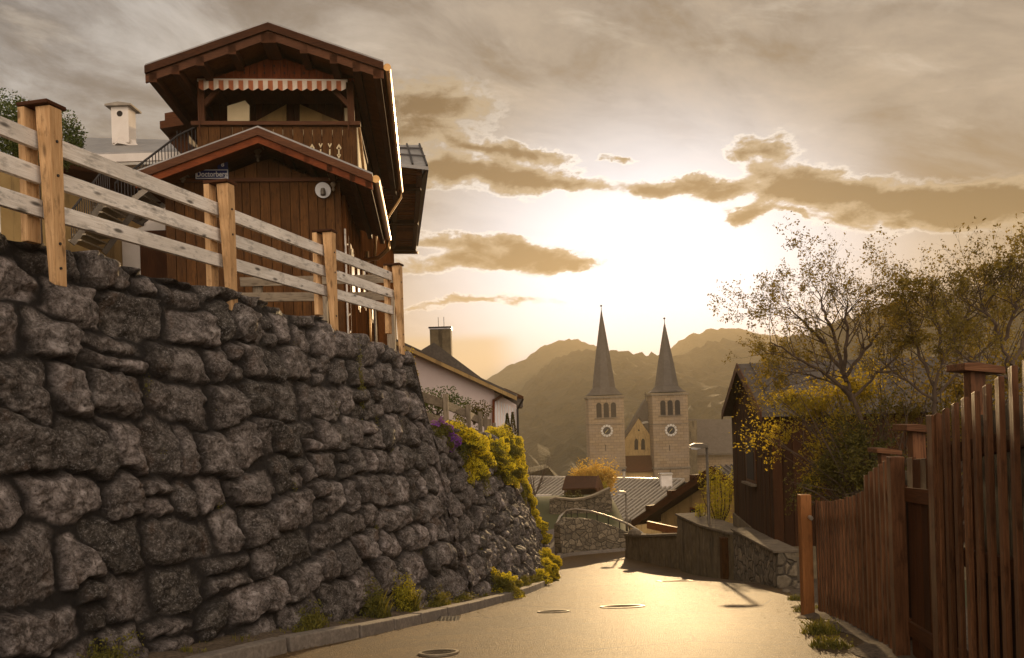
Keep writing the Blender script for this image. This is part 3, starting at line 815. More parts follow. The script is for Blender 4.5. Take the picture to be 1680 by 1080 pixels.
for k in (1.6, 3.2, 5.2, 6.8, 8.6, 10.6):                          # window shutters and frames along the side
    z0 = lRt.z - 1.9 if k < 4 else lRt.z - 1.6
    mb = MB(); mb.box(hl(aR + .03, k, z0 + .5), (.07, .9, 1.15), HR, HD, UP); w_ = mb.build('window', M['redwood'], house)
    mb = MB(); mb.box(hl(aR + .068, k, z0 + .5), (.01, .7, .95), HR, HD, UP); mb.build('pane', M['glass'], w_)
mb = MB()
for i in range(9):
    z = 2.3 + i * .35; mb.beam(hl(aR + .05, .15, z), hl(aR + .05, .75, z + .12), .03, .03)
mb.beam(hl(aR + .05, .12, 1.8), hl(aR + .05, .12, 5.4), .03, .04, up=HD); mb.beam(hl(aR + .05, .78, 1.8), hl(aR + .05, .78, 5.4), .03, .04, up=HD)
o = mb.build('garden_ladder', M['rail'], loc=hl(aR + .05, .45, 2.4)); tag(o, 'pale narrow wooden ladder leaning on the right side of the brown house', 'ladder')
for k in (5.6, 8.2):
    mb = MB(); mb.tube([hl(aR + .14, k, 6.0), hl(aR + .14, k, 2.0)], .045, 8); mb.build('downpipe', M['copper' if k < 6 else 'metal'], house, smooth=True)
# body of the house (dark core behind the boarding)
mb = MB()
mb.hexa([hl(aL + .03, .04, 1.6), hl(aR - .04, .04, 1.6), hl(aR - .04, 13.6, 1.2), hl(aL + .03, 13.6, 1.2), hl(aL + .03, .04, lRt.z + .15), hl(aR - .04, .04, lRt.z + .15), hl(aR - .04, 13.6, lRt.z + .15), hl(aL + .03, 13.6, lRt.z + .15)])
mb.build('house_core', M['darkwood'], house)
# main roof
uk = -.35; uA, uR, uL = HP(440, 42, uk), HP(629, 107, uk), HP(238, 113, uk)
for E_, k1 in ((uR, 8.6), (uL, 8.6)):
    slab('main_roof', uA, E_, uk, k1, .12, M['soffit'], house)
    mb = MB(); mb.prism([uA + UP * .04, E_ + UP * .04, E_ - UP * .10, uA - UP * .10], -HD * .05); v = mb.build('verge_board', M['darkwood'], house)
    mb = MB(); mb.prism([uA - UP * .10, E_ - UP * .10, E_ - UP * .26, uA - UP * .26], HD * .05); mb.build('verge_lower_board', M['verge'], v)
    mb = MB(); mb.prism([uA + UP * .05, E_ + UP * .05, E_ + UP * .09, uA + UP * .09], HD * 9.0); mb.build('roof_sheet', M['roofmetal'], v)
    s_ = E_ - uA
    for q in (.03, .30, .56, .76, .94):
        p = uA + s_ * q - UP * .21; mb = MB(); mb.beam(p, p + HD * 8.8, .14, .18); mb.build('purlin', M['darkwood'], house)
gutter(uR + HR * .07 - UP * .04, uR + HR * .07 - UP * .10 + HD * 8.9, house)
q = uR + HR * .07 - UP * .14 + HD * 8.7
mb = MB(); mb.tube([q, q - UP * .2, q - UP * 1.3 - HR * .75 , hl(aR + .12, 8.5, 5.9)], .045, 8); mb.build('downpipe', M['copper'], house, smooth=True)
uz = lambda a: uA.z - .24 - (uA.z - (uR.z if a > ha(uA) else uL.z)) * abs(a - ha(uA)) / abs(ha(uR if a > ha(uA) else uL) - ha(uA))
bL, bR = ha(HP(322, 140, .5)), ha(HP(579, 140, .5))
zv = HP(440, 130, .45).z
mb_ = boards('gable_boarding', lambda a: max(zv + .02, uz(a)), bL, bR, .5, zv, .145, M['redwood'], house, th=.03, gap=.004)
mb = MB(); a = bL                                                  # saw-tooth trim with small holes under the gable
while a < bR:
    mb.prism([hl(a, .455, zv + .02), hl(a + .072, .455, zv + .02), hl(a + .036, .455, zv - .06)], -HD * .02); a += .078
mb.build('scalloped_trim', M['redwood'], house)
for i in range(9):
    a = bL + .75 + (bR - bL - 1.5) * i / 8
    for j in range(3):
        z = zv + .12 + .14 * j
        if z < uz(a) - .1:
            mb = MB(); mb.prism([hl(a - .018, .447, z), hl(a, .447, z + .03), hl(a + .018, .447, z), hl(a, .447, z - .03)], -HD * .004); mb.build('cut_out', M['dark'], house)
# loggia: posts, back wall, ceiling, side walls
zf = HP(440, 222, 1.2).z                                           # top of the parapet
zfl = zf - 1.0
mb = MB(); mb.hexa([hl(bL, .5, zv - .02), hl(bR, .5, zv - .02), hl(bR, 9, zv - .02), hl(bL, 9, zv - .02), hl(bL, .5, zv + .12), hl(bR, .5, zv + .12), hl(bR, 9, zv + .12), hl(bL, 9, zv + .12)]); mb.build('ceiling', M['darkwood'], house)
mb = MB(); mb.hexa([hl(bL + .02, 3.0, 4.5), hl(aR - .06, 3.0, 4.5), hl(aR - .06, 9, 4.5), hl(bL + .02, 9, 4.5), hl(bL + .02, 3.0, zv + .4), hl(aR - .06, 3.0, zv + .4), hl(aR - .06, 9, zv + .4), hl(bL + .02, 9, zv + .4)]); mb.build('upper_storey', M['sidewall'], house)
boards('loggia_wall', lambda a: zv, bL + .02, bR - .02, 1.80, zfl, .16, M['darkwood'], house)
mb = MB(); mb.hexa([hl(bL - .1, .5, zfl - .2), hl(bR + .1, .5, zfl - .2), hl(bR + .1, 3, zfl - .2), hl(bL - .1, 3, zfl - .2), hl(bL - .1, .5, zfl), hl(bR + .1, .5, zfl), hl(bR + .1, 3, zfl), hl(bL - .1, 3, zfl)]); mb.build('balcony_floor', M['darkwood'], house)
for a in (bL + .06, bR - .06):
    mb = MB(); mb.beam(hl(a, .62, zfl), hl(a, .62, zv), .13, .13, up=HD); mb.build('loggia_post', M['verge'], house, bevel=.01)
    mb = MB(); s_ = 1 if a < 0 else -1
    mb.beam(hl(a + s_ * .05, .62, zv - .45), hl(a + s_ * .42, .62, zv - .05), .09, .09, up=HD); mb.build('brace', M['verge'], house)
# stair-head screen (cream, slanting top), triangular gable lights, cream beam
c1, c2, c3, c4, c5 = HP(373, 225, .9), HP(409, 225, .9), HP(409, 173, .9), HP(402, 165, .9), HP(373, 174, .9)
mb = MB(); mb.prism([c1, c2, c3, c4, c5], HD * .06); mb.build('cream_screen', M['cream'], house)
for tri in ([(412, 204), (470, 202), (470, 172)], [(492, 202), (558, 200), (492, 172)]):
    mb = MB(); mb.prism([HP(x, y, 1.75) for x, y in tri], -HD * .02); mb.build('gable_light', M['beige'], house)
mb = MB(); mb.beam(HP(440, 218, 1.3), HP(572, 219, 1.3), .10, .11); mb.build('cream_beam', M['cream'], house)
mb = MB(); mb.beam(HP(568, 178, 1.3), HP(570, 219, 1.3), .08, .05, up=HD); mb.build('cream_upright', M['cream'], house)
# parapet with cut-outs
pk = .55
boards('balcony_parapet', lambda a: zf - .04, bL - .03, bR + .05, pk + .03, zfl - .15, .20, M['facade'], house)
mb = MB(); mb.box(hl((bL + bR) / 2, pk, zf + .01), (bR - bL + .25, .16, .08), HR, HD, UP); mb.build('hand_rail', M['verge'], house, bevel=.008)
mb = MB(); mb.beam(hl(bR + .05, pk, zf), hl(bR + .05, 3.2, zf), .10, .07); mb.build('hand_rail', M['verge'], house)
mb = MB(); kk = pk
while kk < 3.1:
    mb.box(hl(bR + .05, kk + .09, zf - .55), (.03, .17, 1.0), HR, HD, UP); kk += .18
mb.build('side_parapet', M['cream'], house)
mb = MB(); mb.beam(hl(bR + .09, pk + .05, zf - .02), hl(bR + .09, 2.4, zf - .95), .05, .09); mb.build('side_brace', M['post'], house)
for i, x in enumerate((541, 556, 526, 512)):                       # tulip-shaped cut-outs, cream inside
    for part in range(3):
        y0 = 236 + part * 9
        shapes = [[(-3, 0), (0, 7), (3, 0), (1.6, -1), (0, 3), (-1.6, -1)], [(-1.0, 0), (1.0, 0), (1.0, 9), (-1.0, 9)], [(-3.8, 7), (0, 0), (3.8, 7), (2.3, 9.5), (0, 4), (-2.3, 9.5)]]
        if i % 2: shapes = shapes[::-1]
        mb = MB(); mb.prism([HP(x + a * 1.15, y0 + b * (1 if i % 2 == 0 else 1), pk - .022) for a, b in shapes[part]], HD * .006)
        mb.build('cut_out', M['cream'], house)
# carved brackets
for (x, y0, y1) in ((423, 240, 266), (547, 284, 314), (300, 286, 300)):
    mb = MB(); p = HP(x, y0, -.12); q = HP(x, y1, -.12); L = p.z - q.z
    mb.lathe(q, [(.01, 0), (.035, L * .08), (.02, L * .2), (.06, L * .38), (.035, L * .52), (.085, L * .7), (.06, L * .85), (.09, L)], 8)
    mb.box(p - UP * .02, (.22, .14, .05), HR, HD, UP); mb.build('carved_bracket', M['oldrail'], house)
# rear dormer roof seen at the left
for (l, r_, yy, yb, kk) in ((270, 300, 186, 196, 5), (262, 300, 199, 212, 4.4)):
    mb = MB(); a, b = HP(l, yy, kk), HP(r_ + 10, yy - 8, kk)
    mb.prism([a, b, b - UP * .18, a - UP * .18], HD * 2.5); mb.build('side_roof', M['darkwood'], house)
mb = MB(); a, b, c, d_ = HP(266, 205, 5), HP(310, 205, 5), HP(310, 262, 5), HP(281, 236, 5); mb.prism([a, b, c, d_], HD * 2); mb.build('side_bay', M['darkwood'], house)
# awning rolled down along the loggia front
aw = thing('awning', HP(446, 140, .42), 'short red and cream striped awning valance hanging under the house gable', 'awning')
x0, x1 = bL + .07, bR - .13; n = 30
zt_, zb_ = HP(446, 133, .42).z, HP(446, 148, .42).z
cols = {0: MB(), 1: MB()}
for i in range(n):
    a, b = x0 + (x1 - x0) * i / n, x0 + (x1 - x0) * (i + 1) / n
    z_ = lambda t: zb_ + .03 - .045 * abs(math.sin(math.pi * (t - x0) / (x1 - x0) * n / 2))
    kd = lambda t: .40 + .02 * math.sin((t - x0) / (x1 - x0) * math.pi * n)
    sub = 4
    for j in range(sub):
        c, d_ = a + (b - a) * j / sub, a + (b - a) * (j + 1) / sub
        cols[i % 2].hexa([hl(c, kd(c), z_(c)), hl(d_, kd(d_), z_(d_)), hl(d_, kd(d_) + .006, z_(d_)), hl(c, kd(c) + .006, z_(c)), hl(c, .40, zt_), hl(d_, .40, zt_), hl(d_, .406, zt_), hl(c, .406, zt_)])
M['awn_r'] = plain('awning red stripe', (.42, .13, .05), (.48, .16, .07), 20, .9, .1, .002)
M['awn_w'] = plain('awning cream stripe', (.72, .58, .44), (.78, .64, .50), 20, .9, .1, .002)
cols[0].build('red_stripes', M['awn_r'], aw); cols[1].build('cream_stripes', M['awn_w'], aw)
mb = MB(); mb.tube([hl(x0 - .03, .43, zt_ + .015), hl(x1 + .03, .43, zt_ + .015)], .03, 8); mb.build('roller', M['awn_w'], aw)
for a in (x0 - .02, x1 + .02):
    mb = MB(); mb.tube([hl(a, .45, zt_), hl(a, .45, zt_ - .95), hl(a, .52, zt_ - 1.05)], .014, 6); mb.build('guide_rod', M['verge'], aw)

# street name sign and house number
def text_mesh(body, size, at, parent, name, mat, ext=.002):
    cu = bpy.data.curves.new(name, 'FONT'); cu.body = body; cu.size = size; cu.align_x = 'CENTER'; cu.align_y = 'CENTER'; cu.extrude = ext; cu.offset = size * .022
    t = bpy.data.objects.new(name, cu); col.objects.link(t)
    dg = bpy.context.evaluated_depsgraph_get(); me = bpy.data.meshes.new_from_object(t.evaluated_get(dg)); col.objects.unlink(t); bpy.data.objects.remove(t)
    me.materials.clear(); me.materials.append(mat)
    o = bpy.data.objects.new(name, me); col.objects.link(o); o.parent = parent
    rot = Matrix((HR, UP, -HD)).transposed().to_4x4()               # x right, y up, z towards the street
    o.matrix_local = Matrix.Translation(at - root_loc(parent)) @ rot
    return o
def sign(x0_, x1_, y0_, y1_, texts, label, cat, nm, k, border=True):
    a, b = HP(x0_, (y0_ + y1_) / 2, k), HP(x1_, (y0_ + y1_) / 2, k); c = (a + b) / 2; w = abs(ha(b) - ha(a)); h = w * (y1_ - y0_) / (x1_ - x0_)
    s_ = thing(nm, c, label, cat); 
    mb = MB(); mb.box(c, (w, .02, h), HR, HD, UP); mb.build('plate', M['blue'], s_, bevel=.004)
    if border:
        mb = MB(); t = .014
        for sgn in (-1, 1):
            mb.box(c + UP * sgn * (h / 2 - t) - HD * .0125, (w - t, .004, t), HR, HD, UP)
            mb.box(c + HR * sgn * (w / 2 - t) - HD * .0125, (t, .004, h - 3 * t - .002), HR, HD, UP)
        mb.build('border', M['whitepaint'], s_)
    for (tx, sz, ox, oz, sx) in texts:
        o = text_mesh(tx, sz, c + HR * ox + UP * oz - HD * .014, s_, 'lettering', M['whitepaint']); o.scale = (sx, 1, 1)
sign(320.5, 375, 278, 294.5, [('Doctorberg', .142, 0, -.003, .84)], 'long blue enamel street sign reading Doctorberg in white letters', 'street sign', 'street_sign', -.10)
sign(357, 374, 265.5, 278, [('8', .13, 0, .018, .9)], 'small square blue house number sign above the long street sign', 'house number', 'house_number_sign', -.10, False)
# round wall lamp
c = HP(530, 312, -.14)
wl = thing('wall_lamp', c, 'round white enamel disc lamp on the brown boarded gable wall', 'lamp')
def disc(c, r, nrm, th, n=20, prof=None):
    mb = MB(); nrm = Vector(nrm).normalized(); sx_ = nrm.cross(UP).normalized() if abs(nrm.z) < .9 else Vector((1, 0, 0)); sy_ = nrm.cross(sx_)
    vs = [c + (sx_ * math.cos(2 * math.pi * i / n) + sy_ * math.sin(2 * math.pi * i / n)) * r for i in range(n)]
    mb.prism(vs, nrm * th); return mb
disc(c, .15, -HD + UP * -.45, .02).build('shade', M['whitepaint'], wl, bevel=.004)
mb = MB(); mb.tube([c + UP * .02, c - HD * .02 - UP * .10], .05, 12); mb.build('bulb_holder', M['metal'], wl, smooth=False)
mb = MB(); mb.tube([c + UP * .02, c + HD * .12 + UP * .05], .014, 6); mb.build('arm', M['iron'], wl)

# rear wing with a hipped end and a deep boarded soffit
rw = thing('rear_wing', P(640, 560, 27), 'rear wing with grey hipped metal roof and boarded soffit behind the brown house', 'house')
A, B = P(600, 281, 27), P(692, 281, 27); C_, D_ = P(682, 412, 39.5), P(600, 412, 39.5)
th = UP * .22
mb = MB(); mb.hexa([A, B, C_, D_, A + th, B + th, C_ + th, D_ + th]); sf = mb.build('soffit', M['litsoffit'], rw)
mb = MB()
for i in range(34):
    t = (i + .5) / 34; p = A + (D_ - A) * t; q = B + (C_ - B) * t; mb.beam(p - UP * .015, q - UP * .015, .26, .03)
mb.build('soffit_boards', M['litsoffit'], sf)
for t in (.12, .52, .92):
    p = A + (D_ - A) * t; q = B + (C_ - B) * t; mb = MB(); mb.beam(p - UP * .10, q - UP * .10, .30, .16); mb.build('cross_beam', M['darkwood'], rw)
for t in (.55, .96):
    p = A + (B - A) * t; q = D_ + (C_ - D_) * t; mb = MB(); mb.beam(p - UP * .07, q - UP * .07, .16, .12); mb.build('rafter', M['verge'], rw)
e1, e2 = P(600, 268, 26.6), P(703, 279, 26.6); r1, r2 = P(600, 243, 28.6), P(690, 243, 28.6)
mb = MB(); mb.hexa([e1, e2, r2, r1, e1 + UP * .10, e2 + UP * .10, r2 + UP * .10, r1 + UP * .10]); rf = mb.build('hip_roof', M['roofmetal'], rw)
for t in (.25, .5, .75, .98):
    p = e1 + (e2 - e1) * t; q = r1 + (r2 - r1) * t; mb = MB(); mb.beam(p + UP * .13, q + UP * .13, .05, .06); mb.build('seam', M['iron'], rf)
for t in (.35, .7):
    p = e1 + (r1 - e1) * t; q = e2 + (r2 - e2) * t; mb = MB(); mb.beam(p + UP * .18, q + UP * .18, .04, .05); mb.build('snow_guard', M['iron'], rf)
mb = MB(); r3 = P(640, 396, 39.6); r4 = P(600, 396, 39.6); e3 = P(686, 404, 39.6)
mb.hexa([e2, e2 + UP * .1, r2 + UP * .1, r2, e3, e3 + UP * .1, r3 + UP * .1, r3]); mb.hexa([r1, r2, r3, r4, r1 + UP * .1, r2 + UP * .1, r3 + UP * .1, r4 + UP * .1]); mb.build('roof', M['roofmetal'], rw)
mb = MB(); mb.beam(C_ - UP * .08 + Vector((.1, 0, 0)), D_ - UP * .08, .12, .10); mb.build('gutter', M['copper'], rw)
mb = MB(); q = P(640, 413, 39.3); mb.tube([q, q - UP * .4, q - UP * .9 + Vector((-.35, 0, 0)), q - UP * 4 + Vector((-.35, 0, 0))], .06, 8); mb.build('downpipe', M['metal'], rw)
mb = MB(); w0, w1 = P(600, 560, 27.3), P(622, 560, 27.3); zz = A.z + .05
mb.hexa([Vector((w0.x - 6, w0.y, 0)), Vector((w1.x, w1.y, 0)), Vector((w1.x - 1, 39.4, 0)), Vector((w0.x - 6, 39.4, 0)), Vector((w0.x - 6, w0.y, zz)), Vector((w1.x, w1.y, zz)), Vector((w1.x - 1, 39.4, zz)), Vector((w0.x - 6, 39.4, zz))])
mb.build('wall', M['sidewall'], rw)

# second low rail fence on the terrace, behind the tall one
f2 = thing('terrace_fence', P(420, 520, 14.6), 'pinkish brown low rail fence half hidden behind the pale fence', 'fence')
pts = [P(392, 470, 14.6), P(423, 470, 14.8), P(530, 476, 15.2), P(640, 480, 15.8)]
for p, ww in zip(pts[1:], (14, 12, 12)):
    mb = MB(); mb.box((p.x, p.y, 3.15), (.14, .12, 1.6)); mb.build('post', M['oldrail'], f2, bevel=.006)
for y1, y2 in ((463, 457), (488, 486)):
    a, b = P(394, y1, 14.55), P(650, y2, 15.9); mb = MB(); mb.beam(a, b, .04, .15); mb.build('rail', M['oldrail'], f2, bevel=.004)

# ------------------------------------------------------------------ white house with chimney at the left
wh = thing('white_house', P(170, 420, 24), 'white rendered house with low grey metal roof behind the pale fence', 'house')
z0 = 2.0
wz = P(200, 262, 24).z
mb = MB(); a, b = P(120, 300, 24.5), P(330, 300, 24.5); mb.hexa([Vector((a.x, a.y, z0)), Vector((b.x, b.y, z0)), Vector((b.x, b.y + 9, z0)), Vector((a.x, a.y + 9, z0)), Vector((a.x, a.y, wz)), Vector((b.x, b.y, wz)), Vector((b.x, b.y + 9, wz)), Vector((a.x, a.y + 9, wz))])
mb.build('wall', M['white'], wh)
e1, e2 = P(60, 262, 22.5), P(330, 253, 22.5); r1, r2 = P(100, 231, 28), P(330, 237, 28)
mb = MB(); mb.hexa([e1, e2, r2, r1, e1 + UP * .12, e2 + UP * .12, r2 + UP * .12, r1 + UP * .12]); mb.build('roof', M['roofmetal'], wh)
mb = MB(); mb.beam(e1 - UP * .05 - Vector((0, .05, 0)), e2 - UP * .05 - Vector((0, .05, 0)), .08, .2); mb.build('eave_board', M['white'], wh)
ch0 = P(204, 236, 26); 
mb = MB(); w = .50
mb.box(ch0 + UP * .48, (w, w, 1.05)); ch = mb.build('chimney', M['white'], wh)
mb = MB(); mb.lathe(ch0 + UP * -.12, [(.46, 0), (.36, .12), (.33, .22)], 4); mb.build('chimney_foot', M['white'], ch)
mb = MB(); mb.prism([ch0 + Vector((-.38, -.38, 1.0)), ch0 + Vector((.38, -.38, 1.0)), ch0 + Vector((.38, -.38, 1.05)), ch0 + Vector((0, -.38, 1.11)), ch0 + Vector((-.38, -.38, 1.05))], Vector((0, .76, 0))); mb.build('chimney_cap', M['metal'], ch)
disc(ch0 + Vector((0, -w / 2 - .002, .80)), .085, (0, -1, 0), .006).build('flue_hole', M['dark'], ch)
mb = MB(); a, b = P(160, 330, 24.42), P(235, 372, 24.42); mb.hexa([Vector((a.x, a.y, b.z)), Vector((b.x, a.y, b.z)), Vector((b.x, a.y + .06, b.z)), Vector((a.x, a.y + .06, b.z)), Vector((a.x, a.y, a.z)), Vector((b.x, a.y, a.z)), Vector((b.x, a.y + .06, a.z)), Vector((a.x, a.y + .06, a.z))]); mb.build('opening', M['dark'], wh)
# lower lean-to with a brown door, in front of the white house
lt = thing('lean_to', P(240, 440, 20), 'low white lean-to with dark roof between the white house and brown house', 'outbuilding')
e1, e2 = P(20, 262, 15.5), P(170, 286, 18.5)
mb = MB(); mb.hexa([e1, e2, e2 + Vector((0, 4, .3)), e1 + Vector((0, 4, .3)), e1 + UP * .35, e2 + UP * .12, e2 + Vector((0, 4, .5)), e1 + Vector((0, 4, .8))]); mb.build('roof', M['darkwood'], lt)
mb = MB(); mb.beam(e1 + Vector((0, -.03, .36)), e2 + Vector((0, -.03, .14)), .05, .03); mb.build('roof_edge', M['galv'], lt)
e3, e4 = P(0, 330, 17), P(150, 385, 19)
mb = MB(); mb.hexa([Vector((e3.x, 17, 2)), Vector((e4.x, 19, 2)), Vector((e4.x, 22, 2)), Vector((e3.x, 22, 2)), Vector((e3.x, 17, e3.z + .9)), Vector((e4.x, 19, e3.z + .5)), Vector((e4.x, 22, e3.z + .5)), Vector((e3.x, 22, e3.z + .9))]); mb.build('wall', M['beige'], lt)
a, b = P(165, 400, 20.5), P(272, 400, 20.5); zt2 = P(200, 382, 20.5).z
mb = MB(); mb.hexa([Vector((a.x, 20.5, 1.8)), Vector((b.x, 20.5, 1.8)), Vector((b.x, 22.5, 1.8)), Vector((a.x, 22.5, 1.8)), Vector((a.x, 20.5, zt2 - .2)), Vector((b.x, 20.5, zt2 + .3)), Vector((b.x, 22.5, zt2 + .3)), Vector((a.x, 22.5, zt2 - .2))]); mb.build('side_wall', M['white'], lt)
mb = MB(); c = P(258, 425, 20.4); mb.box(c, (.75, .08, 1.3)); mb.build('door', M['darkwood'], lt)
# outside metal stairs
st = thing('outside_stairs', P(150, 400, 17.5), 'grey metal outside stair flights with thin railings at the left of the house', 'stairs')
def flight(a, b, n, w, side):
    for s_ in (0, w):
        mb = MB(); off = Vector((side * s_ * .15, s_, 0)); mb.beam(a + off, b + off, .05, .11); mb.build('stringer', M['metal'], st)
    for i in range(n):
        t = (i + .5) / n; p = a + (b - a) * t + Vector((0, w / 2, .02)); mb = MB(); mb.box(p, (.26, w - .06, .03)); mb.build('tread', M['steel'], st)
    mb = MB(); h = UP * .62
    mb.tube([a + h, b + h], .022, 6)
    n2 = n * 2
    for i in range(n2 + 1):
        p = a + (b - a) * i / n2; mb.tube([p, p + h], .010, 5)
    mb.build('railing', M['iron'], st)
flight(P(118, 400, 17), P(180, 318, 17.6), 9, 1.0, 1)
flight(P(190, 350, 18.4), P(292, 272, 18.6), 10, .9, 1)
a, b = P(292, 262, 18.6), P(322, 260, 18.4)
mb = MB(); mb.box((a + b) / 2 + Vector((0, .5, -.05)), (b.x - a.x + .2, 1.2, .06)); mb.build('landing', M['metal'], st)
mb = MB(); h = UP * .5
mb.tube([a + h * 1.0, b + h * 1.3], .022, 6)
for i in range(6): p = a + (b - a) * i / 5; mb.tube([p, p + h * 1.2], .010, 5)
mb.build('railing', M['iron'], st)
# clipped evergreen behind the corner post, darker hedge under it
sh = thing('evergreen_bush', P(60, 260, 14), 'dark green clipped bush with sunlit top behind the nearest fence post', 'bush')
pts = np.concatenate([blob_points(P(95, 232, 14), (.40, .5, .42), 5000), blob_points(P(45, 222, 13.5), (.45, .6, .40), 4000), blob_points(P(10, 208, 13), (.45, .6, .45), 4000)])
leaf_mesh('foliage', pts, .030, M['hedge'], sh)
mb = MB(); p = P(60, 260, 14); mb.tube([(p.x, p.y, 2.5), (p.x, p.y, p.z + .2)], [.08, .04], 6); mb.build('stem', M['bark'], sh)
hd = thing('hedge', P(-20, 330, 10), 'very dark hedge behind the left end of the pale fence', 'hedge')
leaf_mesh('foliage', blob_points((-8.0, 11.2, 3.3), (2.2, 1.2, 1.0), 14000, .25), .035, M['leafdark'], hd)
mb = MB(); mb.tube([(-8, 11.2, 2.4), (-8, 11.2, 3.6)], .06, 6); mb.build('stem', M['bark'], hd)

# ------------------------------------------------------------------ pale house down the street
ph = thing('pale_house', P(740, 690, 36), 'pale pinkish gable ended house with dark roof and chimney behind the garden fence', 'house')
Yp = 36.0
poly = [(560, 790), (811, 790), (811, 641), (655, 569), (560, 526)]
mb = MB(); mb.prism([P(x, y, Yp) for x, y in poly], Vector((-.3, 9, 0))); mb.build('wall', M['pink'], ph)
for (p0, p1) in (((560, 519), (848, 651)),):
    a, b = P(p0[0], p0[1], Yp - .5), P(p1[0], p1[1], Yp - .5)
    mb = MB(); mb.prism([a, b, b - UP * .16, a - UP * .16], Vector((0, .12, 0))); mb.build('verge_board', M['beige'], ph)
    mb = MB(); mb.prism([a + UP * .10, b + UP * .10, b + UP * .01, a + UP * .01], Vector((.2, 11, 0))); mb.build('roof', M['tile'], ph)
# higher roof behind
roofb = [(600, 640), (695, 572), (712, 562), (760, 598), (795, 624), (858, 655), (858, 668), (700, 640)]
mb = MB(); mb.prism([P(x, y, Yp + 3) for x, y in roofb], Vector((0, 8, 0))); mb.build('rear_roof', M['tile'], ph)
mb = MB(); c = P(724, 568, Yp + 3.5); mb.box(c + UP * .1, (.92, .8, 1.25)); cm = mb.build('chimney', M['concrete'], ph)
mb = MB(); mb.box(c + UP * .80, (1.02, .9, .06)); mb.build('chimney_cap', M['iron'], cm)
mb = MB(); mb.box(c + UP * .745, (.96, .84, .045)); mb.build('chimney_collar', M['whitepaint'], cm)
an = thing('antenna', c + UP * .83, 'thin twin rod antenna standing on the pale house chimney', 'antenna')
for xx in (-.10, .15):
    mb = MB(); mb.tube([c + Vector((xx, 0, .83)), c + Vector((xx, 0, 1.3))], .012, 5); mb.build('rod', M['iron'], an)
# timber clad bay on the corner
a, b = P(813, 720, Yp), P(849, 720, Yp + 1.8); zt3 = P(830, 652, Yp).z
nb = 8
mb = MB(); mb.hexa([Vector((a.x, a.y, -2)), Vector((b.x, b.y, -2)), Vector((b.x, b.y + 5, -2)), Vector((a.x, a.y + 5, -2)), Vector((a.x, a.y, zt3 + .25)), Vector((b.x, b.y, zt3 - .30)), Vector((b.x, b.y + 5, zt3 - .3)), Vector((a.x, a.y + 5, zt3 + .25))]); bay = mb.build('side_bay', M['pink'], ph)
for i in range(nb):
    t = (i + .5) / nb; p = a + (b - a) * t; mb = MB(); mb.beam((p.x, p.y - .03, -2), (p.x, p.y - .03, zt3 - .05 - .42 * t), .06, .05, up=Vector((0, 1, 0))); mb.build('batten', M['whitepaint'], bay)
mb = MB(); mb.beam(P(808, 790, Yp - .1), P(810, 655, Yp - .1), .10, .10, up=Vector((0, 1, 0))); mb.build('corner_post', M['redwood'], ph)
mb = MB(); mb.beam(P(811, 657, Yp - .15), P(832, 644, Yp - .15), .09, .12); mb.build('eave_strut', M['verge'], ph)
e1, e2 = P(829, 642, Yp - .5), P(859, 655, Yp + 1.2)
mb = MB(); mb.hexa([e1 + Vector((-.7, .8, -.02)), e1, e2, e2 + Vector((-.7, .8, 0)), e1 + Vector((-.7, .8, .16)), e1 + UP * .12, e2 + UP * .12, e2 + Vector((-.7, .8, .16))]); mb.build('eave', M['verge'], ph)
mb = MB(); q = P(858, 655, Yp + 1.2); q2 = P(849, 672, Yp + 1.5); q3 = P(851, 770, Yp + 1.5); mb.tube([q, q2, q3], .05, 8); mb.build('downpipe', M['iron'], ph)
# shrubs on the terrace beside the tall wall's end
def shrub(name, c, rad, n, size, mat, label, cat='bush', group=None, stem=True, rough=.35, shell=.8, child='foliage'):
    b = Vector((c[0], c[1], c[2] - rad[2])); t = thing(name, b, label, cat, group)
    leaf_mesh(child, blob_points(c, rad, n, shell, rough), size, mat, t)
    if stem:
        mb = MB()
        for k in range(5):
            a_ = k * 1.26; mb.tube([b, b + Vector((math.cos(a_) * rad[0] * .3, math.sin(a_) * rad[1] * .3, rad[2] * .8)), b + Vector((math.cos(a_) * rad[0] * .6, math.sin(a_) * rad[1] * .6, rad[2] * 1.5))], [.02, .014, .006], 5)
        mb.build('stem', M['bark'], t)
    return t
shrub('green_shrub', P(668, 622, 15.6), (.22, .5, .50), 1600, .030, M['leaf'], 'yellow green shrub growing just behind the end of the tall wall')
shrub('garden_shrub', P(715, 660, 20), (.9, .8, .32), 2600, .035, M['hedge'], 'green shrub behind the garden fence in front of the pale house')
shrub('round_shrub', P(778, 678, 27), (.55, .6, .35), 1500, .045, M['leafdark'], 'dark rounded shrub behind the middle of the garden fence')
for x, y, h in ((833, 702, .62), (842, 706, .75)):
    c = P(x, y + 10, 31); mb = MB()
    t = thing('small_cypress', c - UP * h, 'slim dark cypress at the foot of the pale house corner, ' + ('left one' if x < 840 else 'right one'), 'conifer', 'cypresses by the pale house')
    n = 1500; zz = RNG.random(n) ** .8; rr = (1 - zz) * .24 * RNG.uniform(.6, 1.1, n) + .02; aa = RNG.random(n) * 6.28
    leaf_mesh('crown', np.stack([c.x + rr * np.cos(aa), c.y + rr * np.sin(aa), c.z - h + .1 + zz * 2 * h], 1), .035, M['leafdark'], t)
    mb.tube([c - UP * h, c + UP * h * .6], [.04, .01], 5); mb.build('trunk', M['bark'], t)

